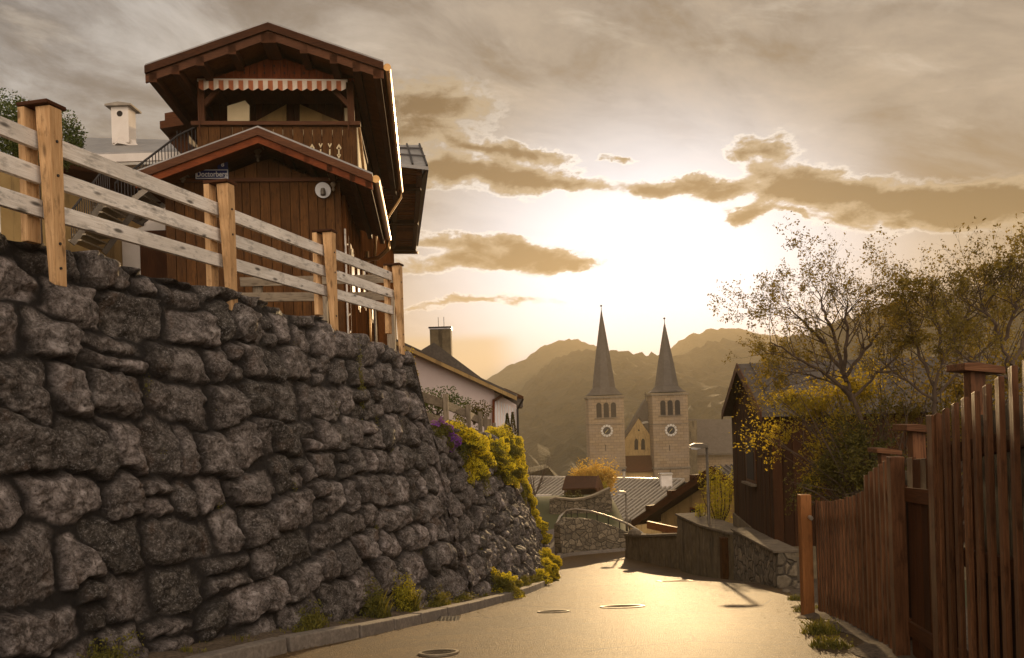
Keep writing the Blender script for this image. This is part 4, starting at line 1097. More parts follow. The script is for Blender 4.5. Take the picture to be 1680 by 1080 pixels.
# ------------------------------------------------------------------ flower cushions hanging over the low wall and at its foot
def cushion(i, pts_rad, label, mat=M['flower'], green=.45, size=.020, dens=1.0, name='flower_cushion', cat='flowers', grow_=1.3, group='yellow flower cushions on the stone wall'):
    t = thing(name, pts_rad[0][0], label, cat, group)
    fl, gr = [], []
    for c, rad in pts_rad:
        rad = tuple(r_ * grow_ for r_ in rad)
        n = int(7500 * dens * (rad[0] * rad[2] + rad[1] * rad[2]) / .16) + 300
        p = blob_points(c, rad, n, .35, .55)
        patch = fbm(p[:, 1] * 3 + 7, p[:, 2] * 3 + p[:, 0], 3)
        k = patch > (.39 + .10 * (1 - np.clip((p[:, 2] - c[2]) / rad[2], -1, 1)) * green * 2)
        fl.append(p[k]); gr.append(blob_points(c, tuple(r_ * .93 for r_ in rad), n // 2, .5, .55)); gr.append(p[~k][::2])
    leaf_mesh('blossom', np.concatenate(fl), size, mat, t); leaf_mesh('greenery', np.concatenate(gr), size * 1.15, M['weed'], t)
    return t
W = wall_pt
cl = [
 ([(W(16.1, .94, .05), (.32, .50, .30)), (W(16.9, .86, .08), (.24, .45, .24)), (W(16.3, .78, .08), (.20, .35, .22))], 'big yellow flower cushion beside the purple one on the wall top'),
 ([(W(18.9, .90, .06), (.30, .65, .30)), (W(19.4, .78, .08), (.24, .5, .26))], 'rounded yellow and green cushion draped over the wall, second along the top'),
 ([(W(21.2, .90, .06), (.36, .7, .36)), (W(21.8, .77, .10), (.26, .5, .30))], 'thick bright yellow cushion hanging over the wall, third along the top'),
 ([(W(24.0, .92, .04), (.40, .8, .34)), (W(24.6, .78, .08), (.28, .6, .36))], 'long yellow cushion falling over the wall, fourth along the top'),
 ([(W(27.2, .92, .0), (.42, .9, .36)), (W(27.5, .80, .05), (.32, .7, .34)), (W(27.4, .66, .05), (.24, .6, .25))], 'yellow cushion at the corner of the wall top, farthest along'),
 ([(W(28.2, .56, .05), (.24, .5, .24)), (W(28.4, .47, .05), (.20, .5, .16))], 'yellow cushion half way down the far edge of the wall'),
 ([(W(28.8, .36, .05), (.30, .55, .22)), (W(29, .27, .08), (.26, .5, .18))], 'yellow cushion low on the far edge of the wall'),
 ([(W(25.0, .06, .16), (.30, .7, .24)), (W(26.6, .09, .18), (.32, .8, .32))], 'large yellow clump at the foot of the wall by the bend'),
 ([(W(21.0, .04, .14), (.22, .6, .16))], 'small yellow green clump at the foot of the wall before the bend'),
 ([(W(15.8, .06, .20), (.22, .45, .26)), (W(16.3, .04, .22), (.18, .4, .16))], 'single bright yellow clump at the foot of the wall behind the kerb'),
]
for i, (b, lab) in enumerate(cl): cushion(i, b, lab)
cushion(9, [(W(14.8, 1.02, .08), (.15, .34, .13)), (W(15.1, .95, .14), (.11, .26, .13))], 'small purple flower cushion at the near end of the low wall top', M['purple'], .2, .017, 1.0, 'purple_cushion', 'flowers', 1.15, None)
# trailing plants on the wall face
for i, (Y, f_, lab) in enumerate(((17.0, .72, 'dark trailing greenery under the first yellow cushion'), (18.8, .82, 'grey green trailing mat between yellow cushions'), (26.2, .60, 'green and yellow trailing plant near the wall corner'))):
    shrub('trailing_plant', W(Y, f_, .10), (.12, .55, .42), 1800, .022, M['weed'], lab, 'plant', None, False)
# weeds along the kerb
def tuft(c, rad, h, n, mat):
    """upright blades and small leaves"""
    a = RNG.random(n) * 6.28; r_ = np.sqrt(RNG.random(n)); bx, by = c[0] + np.cos(a) * r_ * rad, c[1] + np.sin(a) * r_ * rad
    hh = h * RNG.uniform(.4, 1.15, n) * (1 - .5 * r_ ** 2); lean = RNG.normal(size=(n, 2)) * .30 * hh[:, None]
    w = .004 + .003 * RNG.random(n); ca, sa = np.cos(a * 7) * w, np.sin(a * 7) * w
    z0 = np.full(n, c[2] - .02)
    V = np.stack([np.stack([bx - ca, by - sa, z0], 1), np.stack([bx + ca, by + sa, z0], 1),
                  np.stack([bx + lean[:, 0] * .5 + ca * .8, by + lean[:, 1] * .5 + sa * .8, z0 + hh * .6], 1), np.stack([bx + lean[:, 0], by + lean[:, 1], z0 + hh], 1)], 1).reshape(-1, 3)
    return V, np.arange(4 * n).reshape(-1, 4), np.repeat(RNG.random(n), 4)
weeds = [(10.2, .45, 900, 'leafy green weed clump at the wall foot, nearest the camera'), (11.1, .50, 1400, 'tall weed clump with yellow tips at the wall foot'), (12.3, .26, 700, 'low round weed clump behind the kerb'),
         (8.7, .24, 600, 'small grassy weed at the wall foot near the left'), (13.4, .14, 400, 'thin weed patch behind the kerb before the yellow clump'), (18.0, .28, 700, 'brownish weed clump right of the bright yellow clump'), (19.6, .20, 600, 'low green weeds further along the wall foot'), (6.4, .22, 700, 'grass tuft at the lower left below the wall')]
for i, (Y, h, n, lab) in enumerate(weeds):
    c = Vector((float(base_x(Y)) + .10, Y, zr(Y) + .13))
    t = thing('weed_clump', c, lab, 'weeds', 'weeds along the foot of the wall')
    V, Fq, r_ = tuft(c, .18, h * .7, n // 3, M['weed']); np_mesh('blades', V, Fq, M['weed'], t, attrs={'rnd': r_})
    leaf_mesh('leaves', blob_points(c + UP * h * .35, (.18, .36, h * .45), n * 2, .9, .6), .018, M['leaffresh'] if i in (1,) else M['weed'], t)
# loose ground cover and small tufts
V_, F_, R_ = [], [], []; o_ = 0
for k in range(150):
    Y = random.uniform(4, 31); c = (float(base_x(Y)) + random.uniform(-.02, .25), Y, zr(Y) + .12)
    V, Fq, r_ = tuft(c, random.uniform(.04, .16), random.uniform(.03, .10), 60, None); V_.append(V); F_.append(Fq + o_); R_.append(r_); o_ += len(V)
o = np_mesh('ground_cover', np.concatenate(V_), np.concatenate(F_), M['weed'], attrs={'rnd': np.concatenate(R_)}); tag(o, 'short weeds scattered between kerb and wall', 'weeds', kind='stuff')
# small plants rooted in the wall joints
V_ = []
for k in range(46):
    Y = random.choice([random.uniform(7, 14), random.uniform(14, 29)]); V_.append(blob_points(W(Y, random.uniform(.05, .95), .05), (.04, .09, random.uniform(.04, .13)), 70, 1, .5))
o = leaf_mesh('wall_moss', np.concatenate(V_), .012, M['weed']); tag(o, 'small weeds and moss rooted in the joints of the boulder wall', 'moss', kind='stuff')
# vine streak by the third post
shrub('creeper', W(11.5, .80, .07), (.05, .06, .55), 700, .016, M['weed'], 'thin creeper hanging down the stone wall under the fence', 'plant', None, False)

# ------------------------------------------------------------------ far bend: wall, hand rail, paths
def rough_wall(name, line, label, cat, mat, th=.35, coping=None, amp=.035, parent=None):
    """line: list of (base Vector, top z); face looks towards the camera side"""
    t = thing(name, line[0][0], label, cat)
    pts = [p for p, z in line]; L = [0]
    for a, b in zip(pts[:-1], pts[1:]): L.append(L[-1] + (b - a).length)
    ns = max(20, int(L[-1] / .07)); nz = 26
    s = np.linspace(0, L[-1], ns); X = np.interp(s, L, [p.x for p in pts]); Y = np.interp(s, L, [p.y for p in pts]); B = np.interp(s, L, [p.z for p in pts]) - .3; T = np.interp(s, L, [z for p, z in line])
    tx, ty = np.gradient(X), np.gradient(Y); n_ = np.hypot(tx, ty); nx, ny = ty / n_, -tx / n_
    tz = np.linspace(0, 1, nz); Z = B[:, None] + (T - B)[:, None] * tz
    d = (fbm(s[:, None] * 2.2 + 0 * Z, Z * 2.6, 5) - .5) * amp * 3
    front = np.stack([X[:, None] + nx[:, None] * d, Y[:, None] + ny[:, None] * d, Z], -1)
    topb = np.stack([X - nx * th, Y - ny * th, T], -1)[:, None]; bot = np.stack([X - nx * th, Y - ny * th, B], -1)[:, None]
    V = np.concatenate([front, topb, bot], 1); nv = V.shape[1]
    fq = grid_faces(ns, nv)
    np_mesh('wall_body', V.reshape(-1, 3), fq, mat, t)
    mb = MB()
    for e in (0, ns - 1):
        vs = [Vector(V[e, k]) for k in range(nv)]; mb.add(vs, [tuple(range(nv)) if e == 0 else tuple(range(nv - 1, -1, -1))])
    mb.build('end_face', mat, t)
    if coping:
        mb = MB(); st_ = max(1, int(ns / max(1, L[-1] / .9)))
        for i in range(0, ns - 1, st_):
            j = min(i + st_, ns - 1); a = Vector((X[i], Y[i], T[i])); b = Vector((X[j], Y[j], T[j])); n3 = Vector((nx[i], ny[i], 0))
            o1 = n3 * .06; o2 = n3 * -(th + .05); e_ = (b - a).normalized() * .006
            mb.hexa([a + o1 + e_ + UP * .003, b + o1 - e_ + UP * .003, b + o2 - e_ + UP * .003, a + o2 + e_ + UP * .003, a + o1 + e_ + UP * coping, b + o1 - e_ + UP * coping, b + o2 - e_ + UP * (coping + .02), a + o2 + e_ + UP * (coping + .02)])
        mb.build('coping', M['coping'], t, bevel=.012)
    return t
def rubble():
    m, g, b = new_mat('rubble wall with joints')
    v = coord(g); vv = g.mix(.10, v, g.noise(v, 3, 4, .6, color=True))
    vo = g.n('ShaderNodeTexVoronoi', feature='DISTANCE_TO_EDGE'); g.put(vo.inputs['Vector'], scl(g, vv, (1, 1, 1.4))); vo.inputs['Scale'].default_value = 3.6
    vc = g.n('ShaderNodeTexVoronoi'); g.put(vc.inputs['Vector'], scl(g, vv, (1, 1, 1.4))); vc.inputs['Scale'].default_value = 3.6
    n = g.noise(v, 12, 6, .65)
    c = g.ramp(n, [(.3, (.10, .075, .045)), (.7, (.27, .21, .135))])
    k = g.n('ShaderNodeSeparateXYZ'); g.put(k.inputs[0], vc.outputs['Color'])
    q = g.m('MULTIPLY_ADD', k.outputs[0], .7, .6); c = g.mix(1.0, c, g.comb(q, q, q), 'MULTIPLY')
    c = g.mix(g.ss(vo.outputs['Distance'], .02, .09, 1, 0), c, (.07, .052, .034))
    st = g.noise(scl(g, v, (1.6, 1.6, .22)), 2.2, 5, .6); c = g.mix(g.ss(st, .52, .68, 0, .7), c, (.05, .04, .022))
    g.t.links.new(c, b.inputs['Base Color']); b.inputs['Roughness'].default_value = .9
    bump(g, b, g.m('ADD', g.ss(vo.outputs['Distance'], 0, .12), g.m('MULTIPLY', n, .5)), .8, .04)
    return m
M['rubble'] = rubble()
def wl_(pairs):
    """pairs of (base pixel, top pixel y) -> base points on the road and top heights"""
    out = []
    for (bx_, by_), ty_ in pairs:
        p = hit(bx_, by_); out.append((p, P(bx_, ty_, p.y).z))
    return out
fw = rough_wall('bend_wall', [(p, z) for p, z in wl_([((921, 913), 862), ((935, 911), 850), ((975, 907), 852), ((1015, 903), 866), ((1045, 901), 880)])], 'grey rubble wall around the outside of the street bend, topped by a hand rail', 'wall', M['rubble'], .35)
# hand rail along its top
rp = [(1066, 884, 38), (1048, 871, 38.5), (1030, 860, 39), (1000, 848, 39.5), (970, 839, 40), (945, 835.5, 40.5), (930, 838, 41), (919, 847, 41), (912, 862, 40), (913, 875, 38.5), (919, 889, 37)]
hr = thing('hand_rail', P(1000, 880, 39), 'curved pale metal hand rail with short posts above the bend wall', 'railing')
mb = MB(); rp3 = [P(*q) for q in rp]; mb.tube(rp3, .05, 8); mb.build('top_rail', M['galv'], hr, smooth=True)
mb = MB(); mb.tube([p - UP * .38 for p in rp3[:8]], .02, 6); mb.build('lower_rail', M['iron'], hr, smooth=True)
for i in range(15):
    t = i / 14 * 8.6; k = int(t); p = rp3[k] + (rp3[k + 1] - rp3[k]) * (t - k)
    mb = MB(); mb.tube([p, p - UP * .95], .025, 6); mb.build('rail_post', M['iron'], hr)
# kerb line at the foot of the bend wall
mb = MB(); q = [hit(*p) for p in ((908, 936), (914, 922), (921, 915), (935, 912.5), (975, 908.5), (1026, 904))]
for a, b in zip(q[:-1], q[1:]): mb.beam(a + UP * .05, b + UP * .05, .16, .14)
o = mb.build('bend_kerb', M['kerb'], bevel=.01); tag(o, kind='structure')
# pale paved path that drops away at the left of the bend
mb = MB(); pp = [(862, 824, 60), (925, 824, 60), (930, 848, 52), (925, 878, 41), (916, 905, 38.2), (905, 925, 35.5), (880, 925, 36), (868, 880, 45)]
q = [P(*p) for p in pp]; mb.add([p for p in q], [(0, 1, 2, 7), (2, 3, 6, 7), (3, 4, 5, 6)][0:3]); o = mb.build('path', M['path']); tag(o, kind='structure')
mb = MB(); mb.prism([P(862, 812, 60.5), P(905, 812, 60.5), P(905, 826, 60.5), P(862, 826, 60.5)], Vector((0, .3, 0))); o = mb.build('plastered_wall', M['white'], loc=P(880, 826, 60.5)); tag(o, 'low pale plastered wall at the end of the path left of the bend', 'wall')
# upper masonry wall behind the bend
mw = thing('terrace_wall', P(950, 850, 50), 'brown masonry terrace wall behind the bend, rising in a curve to the right', 'wall')
mb = MB(); mb.prism([P(x, y, 50) for x, y in ((902, 858), (902, 822), (912, 819), (940, 822), (958, 820), (975, 815), (990, 808), (1000, 803), (1004, 820), (1010, 960), (902, 900))], Vector((0, .5, 0))); mb.build('wall_body', M['rubble'], mw)
mb = MB(); cpts = [P(x, y, 50.1) for x, y in ((902, 821), (912, 818), (940, 821), (958, 819), (975, 814), (990, 807), (1001, 802))]
for a, b in zip(cpts[:-1], cpts[1:]): mb.beam(a + Vector((0, .15, .03)), b + Vector((0, .15, .03)), .7, .10)
mb.build('coping', M['coping'], mw)

# right-hand walls
zc = lambda x, y, Y: P(x, y, Y).z
pC0, pC1 = hit(1026, 916), hit(1112, 934)
rough_wall('low_wall', [(pC0, zc(1026, 879, pC0.y)), (Vector((pC0.x + .35, pC0.y - 1.5, zr(pC0.y - 1.5))), zc(1042, 882, pC0.y - 1.5)), (pC1, zc(1112, 880, pC1.y))], 'low stained wall with rounded coping at the far right side of the street', 'wall', M['concrete'], .35, .09)
pB0, pB1 = hit(1113, 934), hit(1202, 949)
rough_wall('high_wall', [(pB0, zc(1113, 846, pB0.y)), ((pB0 + pB1) / 2, zc(1158, 864, (pB0.y + pB1.y) / 2)), (pB1, zc(1202, 878, pB1.y))], 'taller streaked concrete wall with slanting top behind the street lamp', 'wall', M['concrete'], .8, .07)
mb = MB(); p = hit(1192, 948); mb.box((p.x + .05, p.y - .14, (p.z + zc(1190, 880, p.y)) / 2 - .1), (.42, .28, zc(1190, 880, p.y) - p.z + .2)); o = mb.build('wall_pier', M['facade'], loc=p, bevel=.02); tag(o, 'brown square pier between the streaked wall and the rubble wall', 'pier')
pA0, pA1 = hit(1205, 950), hit(1276, 966)
rough_wall('rubble_wall', [(pA0, zc(1205, 870, pA0.y)), (pA1, zc(1276, 908, pA1.y))], 'rubble stone wall with sloping coping below the dark barn', 'wall', M['rubble'], .35, .05)

# ------------------------------------------------------------------ barn
C1 = P(1272, 897, 18.0); C2 = P(1206, 863, 24.2); bz = C1.z
gd_ = (C2 - C1); gd_.z = 0; gl_ = gd_.length; gn = gd_.normalized(); lg = Vector((gn.y, -gn.x, 0))     # lg: along the ridge, to the right
ze = .1 + EYE - .15; ridge_z = P(1217, 597, 21.1).z; mid = C1 + gd_ / 2
barn = thing('barn', Vector((mid.x, mid.y, bz)), 'dark brown boarded barn with grey roof behind the trees on the right', 'barn')
eave = P(1190, 680, 24.4).z + .12
def BP(s, l, z): return Vector((C1.x, C1.y, 0)) + gn * s + lg * l + UP * z
rz = lambda s: ridge_z - (ridge_z - eave) * abs(s - gl_ / 2) / (gl_ / 2) - .10
mb = MB(); s_ = 0.0
while s_ < gl_ - .02:
    e_ = min(s_ + .2, gl_); o1 = random.uniform(0, .015)
    mb.hexa([BP(s_, .1, bz), BP(s_ , -o1, bz), BP(e_ - .012, -o1, bz), BP(e_ - .012, .1, bz), BP(s_, .1, rz(s_)), BP(s_, -o1, rz(s_)), BP(e_ - .012, -o1, rz(e_)), BP(e_ - .012, .1, rz(e_))]); s_ = e_
mb.build('gable_wall', M['barn'], barn)
mb = MB(); l = 0.0
while l < 9:
    o1 = random.uniform(0, .015); mb.hexa([BP(-o1, l, bz), BP(-o1, l + .19, bz), BP(.1, l + .19, bz), BP(.1, l, bz), BP(-o1, l, eave), BP(-o1, l + .19, eave), BP(.1, l + .19, eave), BP(.1, l, eave)]); l += .2
mb.build('long_wall', M['barn'], barn)
mb = MB(); mb.hexa([BP(.12, .12, bz - .8), BP(gl_ - .05, .12, bz - .8), BP(gl_ - .05, 9, bz - .8), BP(.12, 9, bz - .8), BP(.12, .12, eave), BP(gl_ - .05, .12, eave), BP(gl_ - .05, 9, eave), BP(.12, 9, eave)]); mb.build('inner_wall', M['barn'], barn)
mb = MB(); mb.hexa([BP(-.04, -.05, bz - 1.1), BP(gl_, -.05, bz - 1.1), BP(gl_, 9, bz - 1.1), BP(-.04, 9, bz - 1.1), BP(-.04, -.05, bz), BP(gl_, -.05, bz), BP(gl_, 9, bz), BP(-.04, 9, bz)]); mb.build('plinth', M['concrete'], barn)
ov = .22; sl_r = (ridge_z - eave) / (gl_ / 2)
for sg in (0, 1):
    se = -ov if sg == 0 else gl_ + ov; zz = eave - sl_r * ov
    pts = [BP(gl_ / 2, -ov, ridge_z), BP(se, -ov, zz), BP(se, -ov, zz - .10), BP(gl_ / 2, -ov, ridge_z - .10)]
    mb = MB(); mb.prism(pts, lg * 9.6); rf = mb.build('roof', M['barnroof'], barn)
    mb = MB(); mb.prism([BP(gl_ / 2, -ov - .03, ridge_z + .02), BP(se, -ov - .03, zz + .02), BP(se, -ov - .03, zz - .18), BP(gl_ / 2, -ov - .03, ridge_z - .18)], lg * .028); mb.build('verge_board', M['verge'], barn)
    l = .3
    mb = MB()
    while l < 9.3:
        a, b = BP(gl_ / 2, -ov + l, ridge_z + .015), BP(se, -ov + l, zz + .015); mb.beam(a, b, .03, .03); l += .55
    mb.build('seams', M['barnroof'], rf)
def GPt(px, py, l=0.0):
    u, v = ray(px, py); E = Vector((0, 0, EYE)); d = Vector((u, 1, v)); o = BP(0, l, 0); t = (o - E).dot(lg) / d.dot(lg); return E + d * t
a, b, c, d_ = GPt(1222, 716, -.03), GPt(1238, 716, -.03), GPt(1239, 797, -.03), GPt(1223, 797, -.03)
mb = MB(); mb.prism([a, b, Vector((b.x, b.y, c.z)), Vector((a.x, a.y, c.z))], lg * .03); w_ = mb.build('window', M['verge'], barn)
ce = (a + b) / 2; sw = (a - b).length * .36; dirn = (a - b).normalized()
mb = MB(); zt4, zb4 = a.z - .10, c.z + .10; q0 = ce - lg * .012
mb.prism([Vector((q0.x, q0.y, zt4)) + dirn * sw, Vector((q0.x, q0.y, zt4)) - dirn * sw, Vector((q0.x, q0.y, zb4)) - dirn * sw, Vector((q0.x, q0.y, zb4)) + dirn * sw], lg * .008); mb.build('pane', M['dark'], w_)
mb = MB(); mb.box(Vector((ce.x, ce.y, c.z)) - lg * .05, ((a - b).length + .1, .12, .05), dirn, lg, UP); mb.build('sill', M['oldrail'], w_)
# leaning slab, stones and a dark plant beside the barn corner
sb = hit(1302, 958); mb = MB(); mb.box(sb + Vector((0, .1, .22)), (.36, .05, .50), Vector((1, -.25, .28)), Vector((.25, 1, .25))); o = mb.build('leaning_slab', M['coping'], loc=sb, bevel=.012); tag(o, 'pale flat stone slab leaning by the barn corner', 'stone slab')
shrub('dark_plant', hit(1285, 955) + UP * .22, (.30, .3, .26), 500, .06, M['leafdark'], 'dark broad leaved plant at the end of the rubble wall', 'plant')
for i, (x, y, s_) in enumerate(((1300, 962, .10), (1316, 968, .13), (1290, 972, .07), (1308, 984, .09))):
    p = hit(x, y); mb = MB(); mb.lathe(p - UP * .02, [(s_ * .7, 0), (s_ * 1.1, s_ * .5), (s_ * .8, s_ * .9), (s_ * .3, s_ * 1.05)], 7); o = mb.build('loose_stone', M['coping'], loc=p)
    o.rotation_euler = (0, 0, i); tag(o, ['small pale stone just left of the leaning slab foot', 'largest loose stone between the slab and the orange post', 'smallest loose stone at the road edge below the barn', 'flat loose stone in front of the leaning slab'][i], 'stone', 'loose stones by the barn')
# dirt shoulder on the right of the road
def shoulder():
    V = []; ys = np.linspace(-4, 26, 150)
    for Y in ys:
        xr = np.interp(Y, [-4, 3, 5.4, 7.5, 10.2, 13, 17, 23, 26], [1.1, 2.05, 2.42, 2.80, 3.25, 4.2, 4.85, 5.45, 5.6]) + (float(vnoise(Y * 2.2, 3)) - .5) * .35
        for t, dz_ in ((0, .006), (.12, .035), (.5, .06), (1, .08)):
            V.append((xr + t * 1.6, Y, zr(Y) + dz_ + (float(vnoise(Y * 5, t * 7 + 2)) - .5) * .03 * (t > 0)))
    o = np_mesh('shoulder', V, grid_faces(len(ys), 4)[:, ::-1], M['soil'], smooth=True); tag(o, kind='structure')
shoulder()

# ------------------------------------------------------------------ street lamps
def lamp(base, top, Y, label, hx, headw):
    b = hit(*base) if base else None
    b = P(base[0], base[1], Y) if Y else b
    Yb = b.y; tz = P(top[0], top[1], Yb).z
    t = thing('street_lamp', b, label, 'street lamp', 'street lamps by the bend')
    mb = MB(); mb.tube([b - UP * .1, b + UP * .9, b + UP * .95, Vector((b.x, b.y, tz))], [.065, .06, .048, .038], 12); mb.build('pole', M['metal'], t, smooth=True)
    tp = Vector((b.x, b.y, tz)); w = headw
    mb = MB()
    prof = [(-w, .0), (-w * .95, .06), (-w * .7, .11), (-.1, .10), (.03, .04), (.03, -.03), (-.15, -.02), (-w * .3, -.03)]
    mb.prism([tp + Vector((x, -.09, z)) for x, z in prof], Vector((0, .18, 0))); h = mb.build('lamp_head', M['galv'], t, bevel=.015)
    mb = MB(); mb.prism([tp + Vector((x, -.075, z)) for x, z in ((-w * .95, -.01), (-w * .9, -.055), (-w * .62, -.075), (-w * .35, -.04), (-w * .35, -.031))], Vector((0, .15, 0))); mb.build('lens', M['whitepaint'], h, bevel=.006)
    return t
lamp((1166, 944), (1163, 733), None, 'near street lamp with flat head standing against the streaked wall', 0, .50)
lamp((1029, 884), (1027, 809), 42, 'smaller far street lamp behind the bend wall', 0, .42)

# ------------------------------------------------------------------ houses below the church
lr = thing('long_roofed_house', P(1000, 860, 75), 'long house with grey ribbed roof and pale ridge below the church towers', 'house')
ra, rb_ = P(820, 783.5, 88), P(1122, 789, 80); ea, eb = P(735, 842, 74), P(1037, 855, 67)
dnv = UP * -.15
mb = MB(); mb.hexa([ea + dnv, eb + dnv, rb_ + dnv, ra + dnv, ea, eb, rb_, ra]); rf = mb.build('roof', M['tile2'], lr)
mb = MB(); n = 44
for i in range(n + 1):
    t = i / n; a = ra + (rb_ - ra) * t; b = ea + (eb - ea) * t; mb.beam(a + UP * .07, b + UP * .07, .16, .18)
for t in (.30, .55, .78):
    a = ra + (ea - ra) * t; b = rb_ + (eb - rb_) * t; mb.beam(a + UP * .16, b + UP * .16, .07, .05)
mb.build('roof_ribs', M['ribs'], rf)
mb = MB(); mb.beam(ra + UP * .12, rb_ + UP * .12, .35, .20); mb.build('ridge_cap', M['galv'], rf)
mb = MB(); bk = Vector((6, 6, -3)); mb.hexa([ra + dnv, rb_ + dnv, rb_ + bk + dnv, ra + bk + dnv, ra, rb_, rb_ + bk, ra + bk]); mb.build('rear_roof', M['tile2'], lr)
mb = MB(); i_ = Vector((.5, 1, -.2)); mb.hexa([Vector((p.x, p.y, -14)) for p in (ea + i_, eb + i_, rb_ + bk, ra + bk)] + [ea + i_ + UP * -.3, eb + i_ + UP * -.3, rb_ + bk + UP * -.5, ra + bk + UP * -.5]); mb.build('wall', M['beige'], lr)
c = P(1093, 795, 78); mb = MB(); mb.box(c, (.95, .8, 1.7)); cm = mb.build('chimney', M['white'], lr)
mb = MB(); mb.box(c + UP * .93, (1.1, .95, .14)); mb.build('chimney_cap', M['galv'], cm)
c = P(1024, 782, 83); mb = MB(); mb.tube([c - UP * .6, c + UP * .5], .13, 8); v_ = mb.build('vent_pipe', M['galv'], lr); mb = MB(); mb.lathe(c + UP * .5, [(.25, 0), (.2, .15), (.05, .25)], 8); mb.build('vent_cap', M['iron'], v_)
# little dark shed with pitched roof
ds = thing('garden_shed', P(955, 828, 58), 'small dark shed with a flat topped roof behind the terrace wall', 'shed')
mb = MB(); mb.prism([P(x, y, 58) for x, y in ((930, 832), (930, 800), (984, 800), (986, 832))], Vector((0, 3, 0))); mb.build('wall', M['darkwood'], ds)
mb = MB(); a, b, c, d_ = P(922, 802, 56.8), P(976, 800, 56.8), P(980, 781, 59.5), P(928, 781, 59.5); mb.hexa([a - UP * .1, b - UP * .1, c - UP * .1, d_ - UP * .1, a, b, c, d_]); mb.build('roof', M['darkwood'], ds)
mb = MB(); mb.prism([P(976, 801, 56.8), P(980, 780, 59.5), P(989, 800, 60), P(988, 830, 58)], Vector((.1, .1, 0))); mb.build('side_gable', M['verge'], ds)
for i, x in enumerate((932, 950)):
    shrub('shed_bush', P(x, 820, 54), (.42, .4, .45), 700, .07, M['leafdark'], ['rounded dark bush in front of the left half of the shed', 'rounded dark bush in front of the right half of the shed'][i], 'bush', 'bushes by the shed')
# ochre house with the steep dark verge
oh = thing('ochre_house', P(1120, 880, 42), 'ochre house with wide dark gable roof behind the right hand walls', 'house')
Yo = 42.0
A_ = P(1168, 766, Yo - .8); rdir_ = Vector((.8, .6, 0)); gdir_ = Vector((-.6, .8, 0))
L_ = A_ + gdir_ * 5.4 - UP * 2.95; R2_ = A_ - gdir_ * 5.2 - UP * 2.85
ins = rdir_ * .9
mb = MB(); mb.prism([A_ + gdir_ * 4.2 + ins - UP * 8, A_ + gdir_ * 4.2 + ins - UP * 2.6, A_ + ins - UP * .35, A_ - gdir_ * 4.2 + ins - UP * 2.6, A_ - gdir_ * 4.2 + ins - UP * 8], rdir_ * 8); mb.build('wall', M['beige'], oh)
for E_ in (L_, R2_):
    mb = MB(); mb.prism([A_, E_, E_ - UP * .22, A_ - UP * .22], rdir_ * 10); r_ = mb.build('roof', M['darkwood'] if E_ is L_ else M['tile2'], oh)
    mb = MB(); mb.prism([A_ + UP * .04, E_ + UP * .04, E_ - UP * .34, A_ - UP * .34], -rdir_ * .05); mb.build('verge_board', M['darkwood'], oh)
    if E_ is R2_:
        mb = MB()
        for k in range(24):
            p = A_ + rdir_ * (.2 + k * .4) + UP * .03; q = E_ + rdir_ * (.2 + k * .4) + UP * .03; mb.beam(p, q, .10, .08)
        mb.build('roof_ribs', M['tile'], r_)
for i, (x, y) in enumerate(((1082, 838), (1102, 826), (1122, 813))):
    p = A_ + gdir_ * (1.2 + 1.5 * (2 - i)) + rdir_ * .45 - UP * (.6 + .82 * (2 - i)); mb = MB(); mb.box(p, (1.0, .30, .36), rdir_, gdir_, UP); mb.build('purlin_end', M['darkwood'], oh)
p = A_ + gdir_ * 1.9 + ins - rdir_ * .03 - UP * 2.6; mb = MB(); mb.box(p, (.08, .60, 1.0), rdir_, gdir_, UP); w_ = mb.build('window', M['redwood'], oh)
mb = MB(); mb.box(p - rdir_ * .045, (.01, .46, .84), rdir_, gdir_, UP); mb.build('pane', M['glass'], w_)
# timber plank on trestle behind the low wall
p0, p1 = P(1063, 861, 34), P(1113, 872, 32); mb = MB(); mb.beam(p0, p1, .10, .28); o = mb.build('timber_beam', M['gatepost'], loc=p0); tag(o, 'orange timber beam lying behind the low wall', 'timber beam')
# rocks / cushion on the low wall end
p = P(1041, 874, 33); mb = MB(); mb.lathe(p - UP * .12, [(.22, 0), (.26, .08), (.20, .2), (.08, .26)], 9); o = mb.build('boulder', M['coping'], loc=p); tag(o, 'rounded pale boulder at the far end of the low wall', 'boulder')
# fresh green shrub behind the street lamp
def sprig_bush(label, c, rad, n, size, mat, nst=9):
    t = thing('spring_shrub', Vector((c[0], c[1], c[2] - rad[2])), label, 'shrub'); pts = []
    b = Vector((c[0], c[1], c[2] - rad[2])); mb = MB()
    for k in range(nst):
        a_ = random.random() * 6.28; q = random.random() ** .5; top = b + Vector((math.cos(a_) * rad[0] * q, math.sin(a_) * rad[1] * q, rad[2] * 2 * (1.05 - .55 * q * random.random() - .15 * random.random())))
        m_ = (b + top) / 2 + Vector((math.cos(a_) * rad[0] * .25, math.sin(a_) * .2, 0)); mb.tube([b, m_, top], [.02, .014, .005], 5)
        kk = n // nst; tt = RNG.random(kk)[:, None]; base_ = np.array(b)[None] * (1 - tt) ** 2 + 2 * np.array(m_)[None] * tt * (1 - tt) + np.array(top)[None] * tt ** 2
        pts.append(base_ + RNG.normal(size=(kk, 3)) * .09 * (1.25 - tt * .7))
    mb.build('stem', M['bark'], t); leaf_mesh('foliage', np.concatenate(pts), size, mat, t); return t
sprig_bush('tall bright yellow green shrub behind the near street lamp', P(1178, 815, 26.5), (.62, .5, 1.05), 4200, .036, M['leaffresh'], 15)
sprig_bush('small yellow green sprig left of the near street lamp', P(1152, 842, 27.5), (.25, .3, .35), 700, .034, M['leaffresh'], 6)

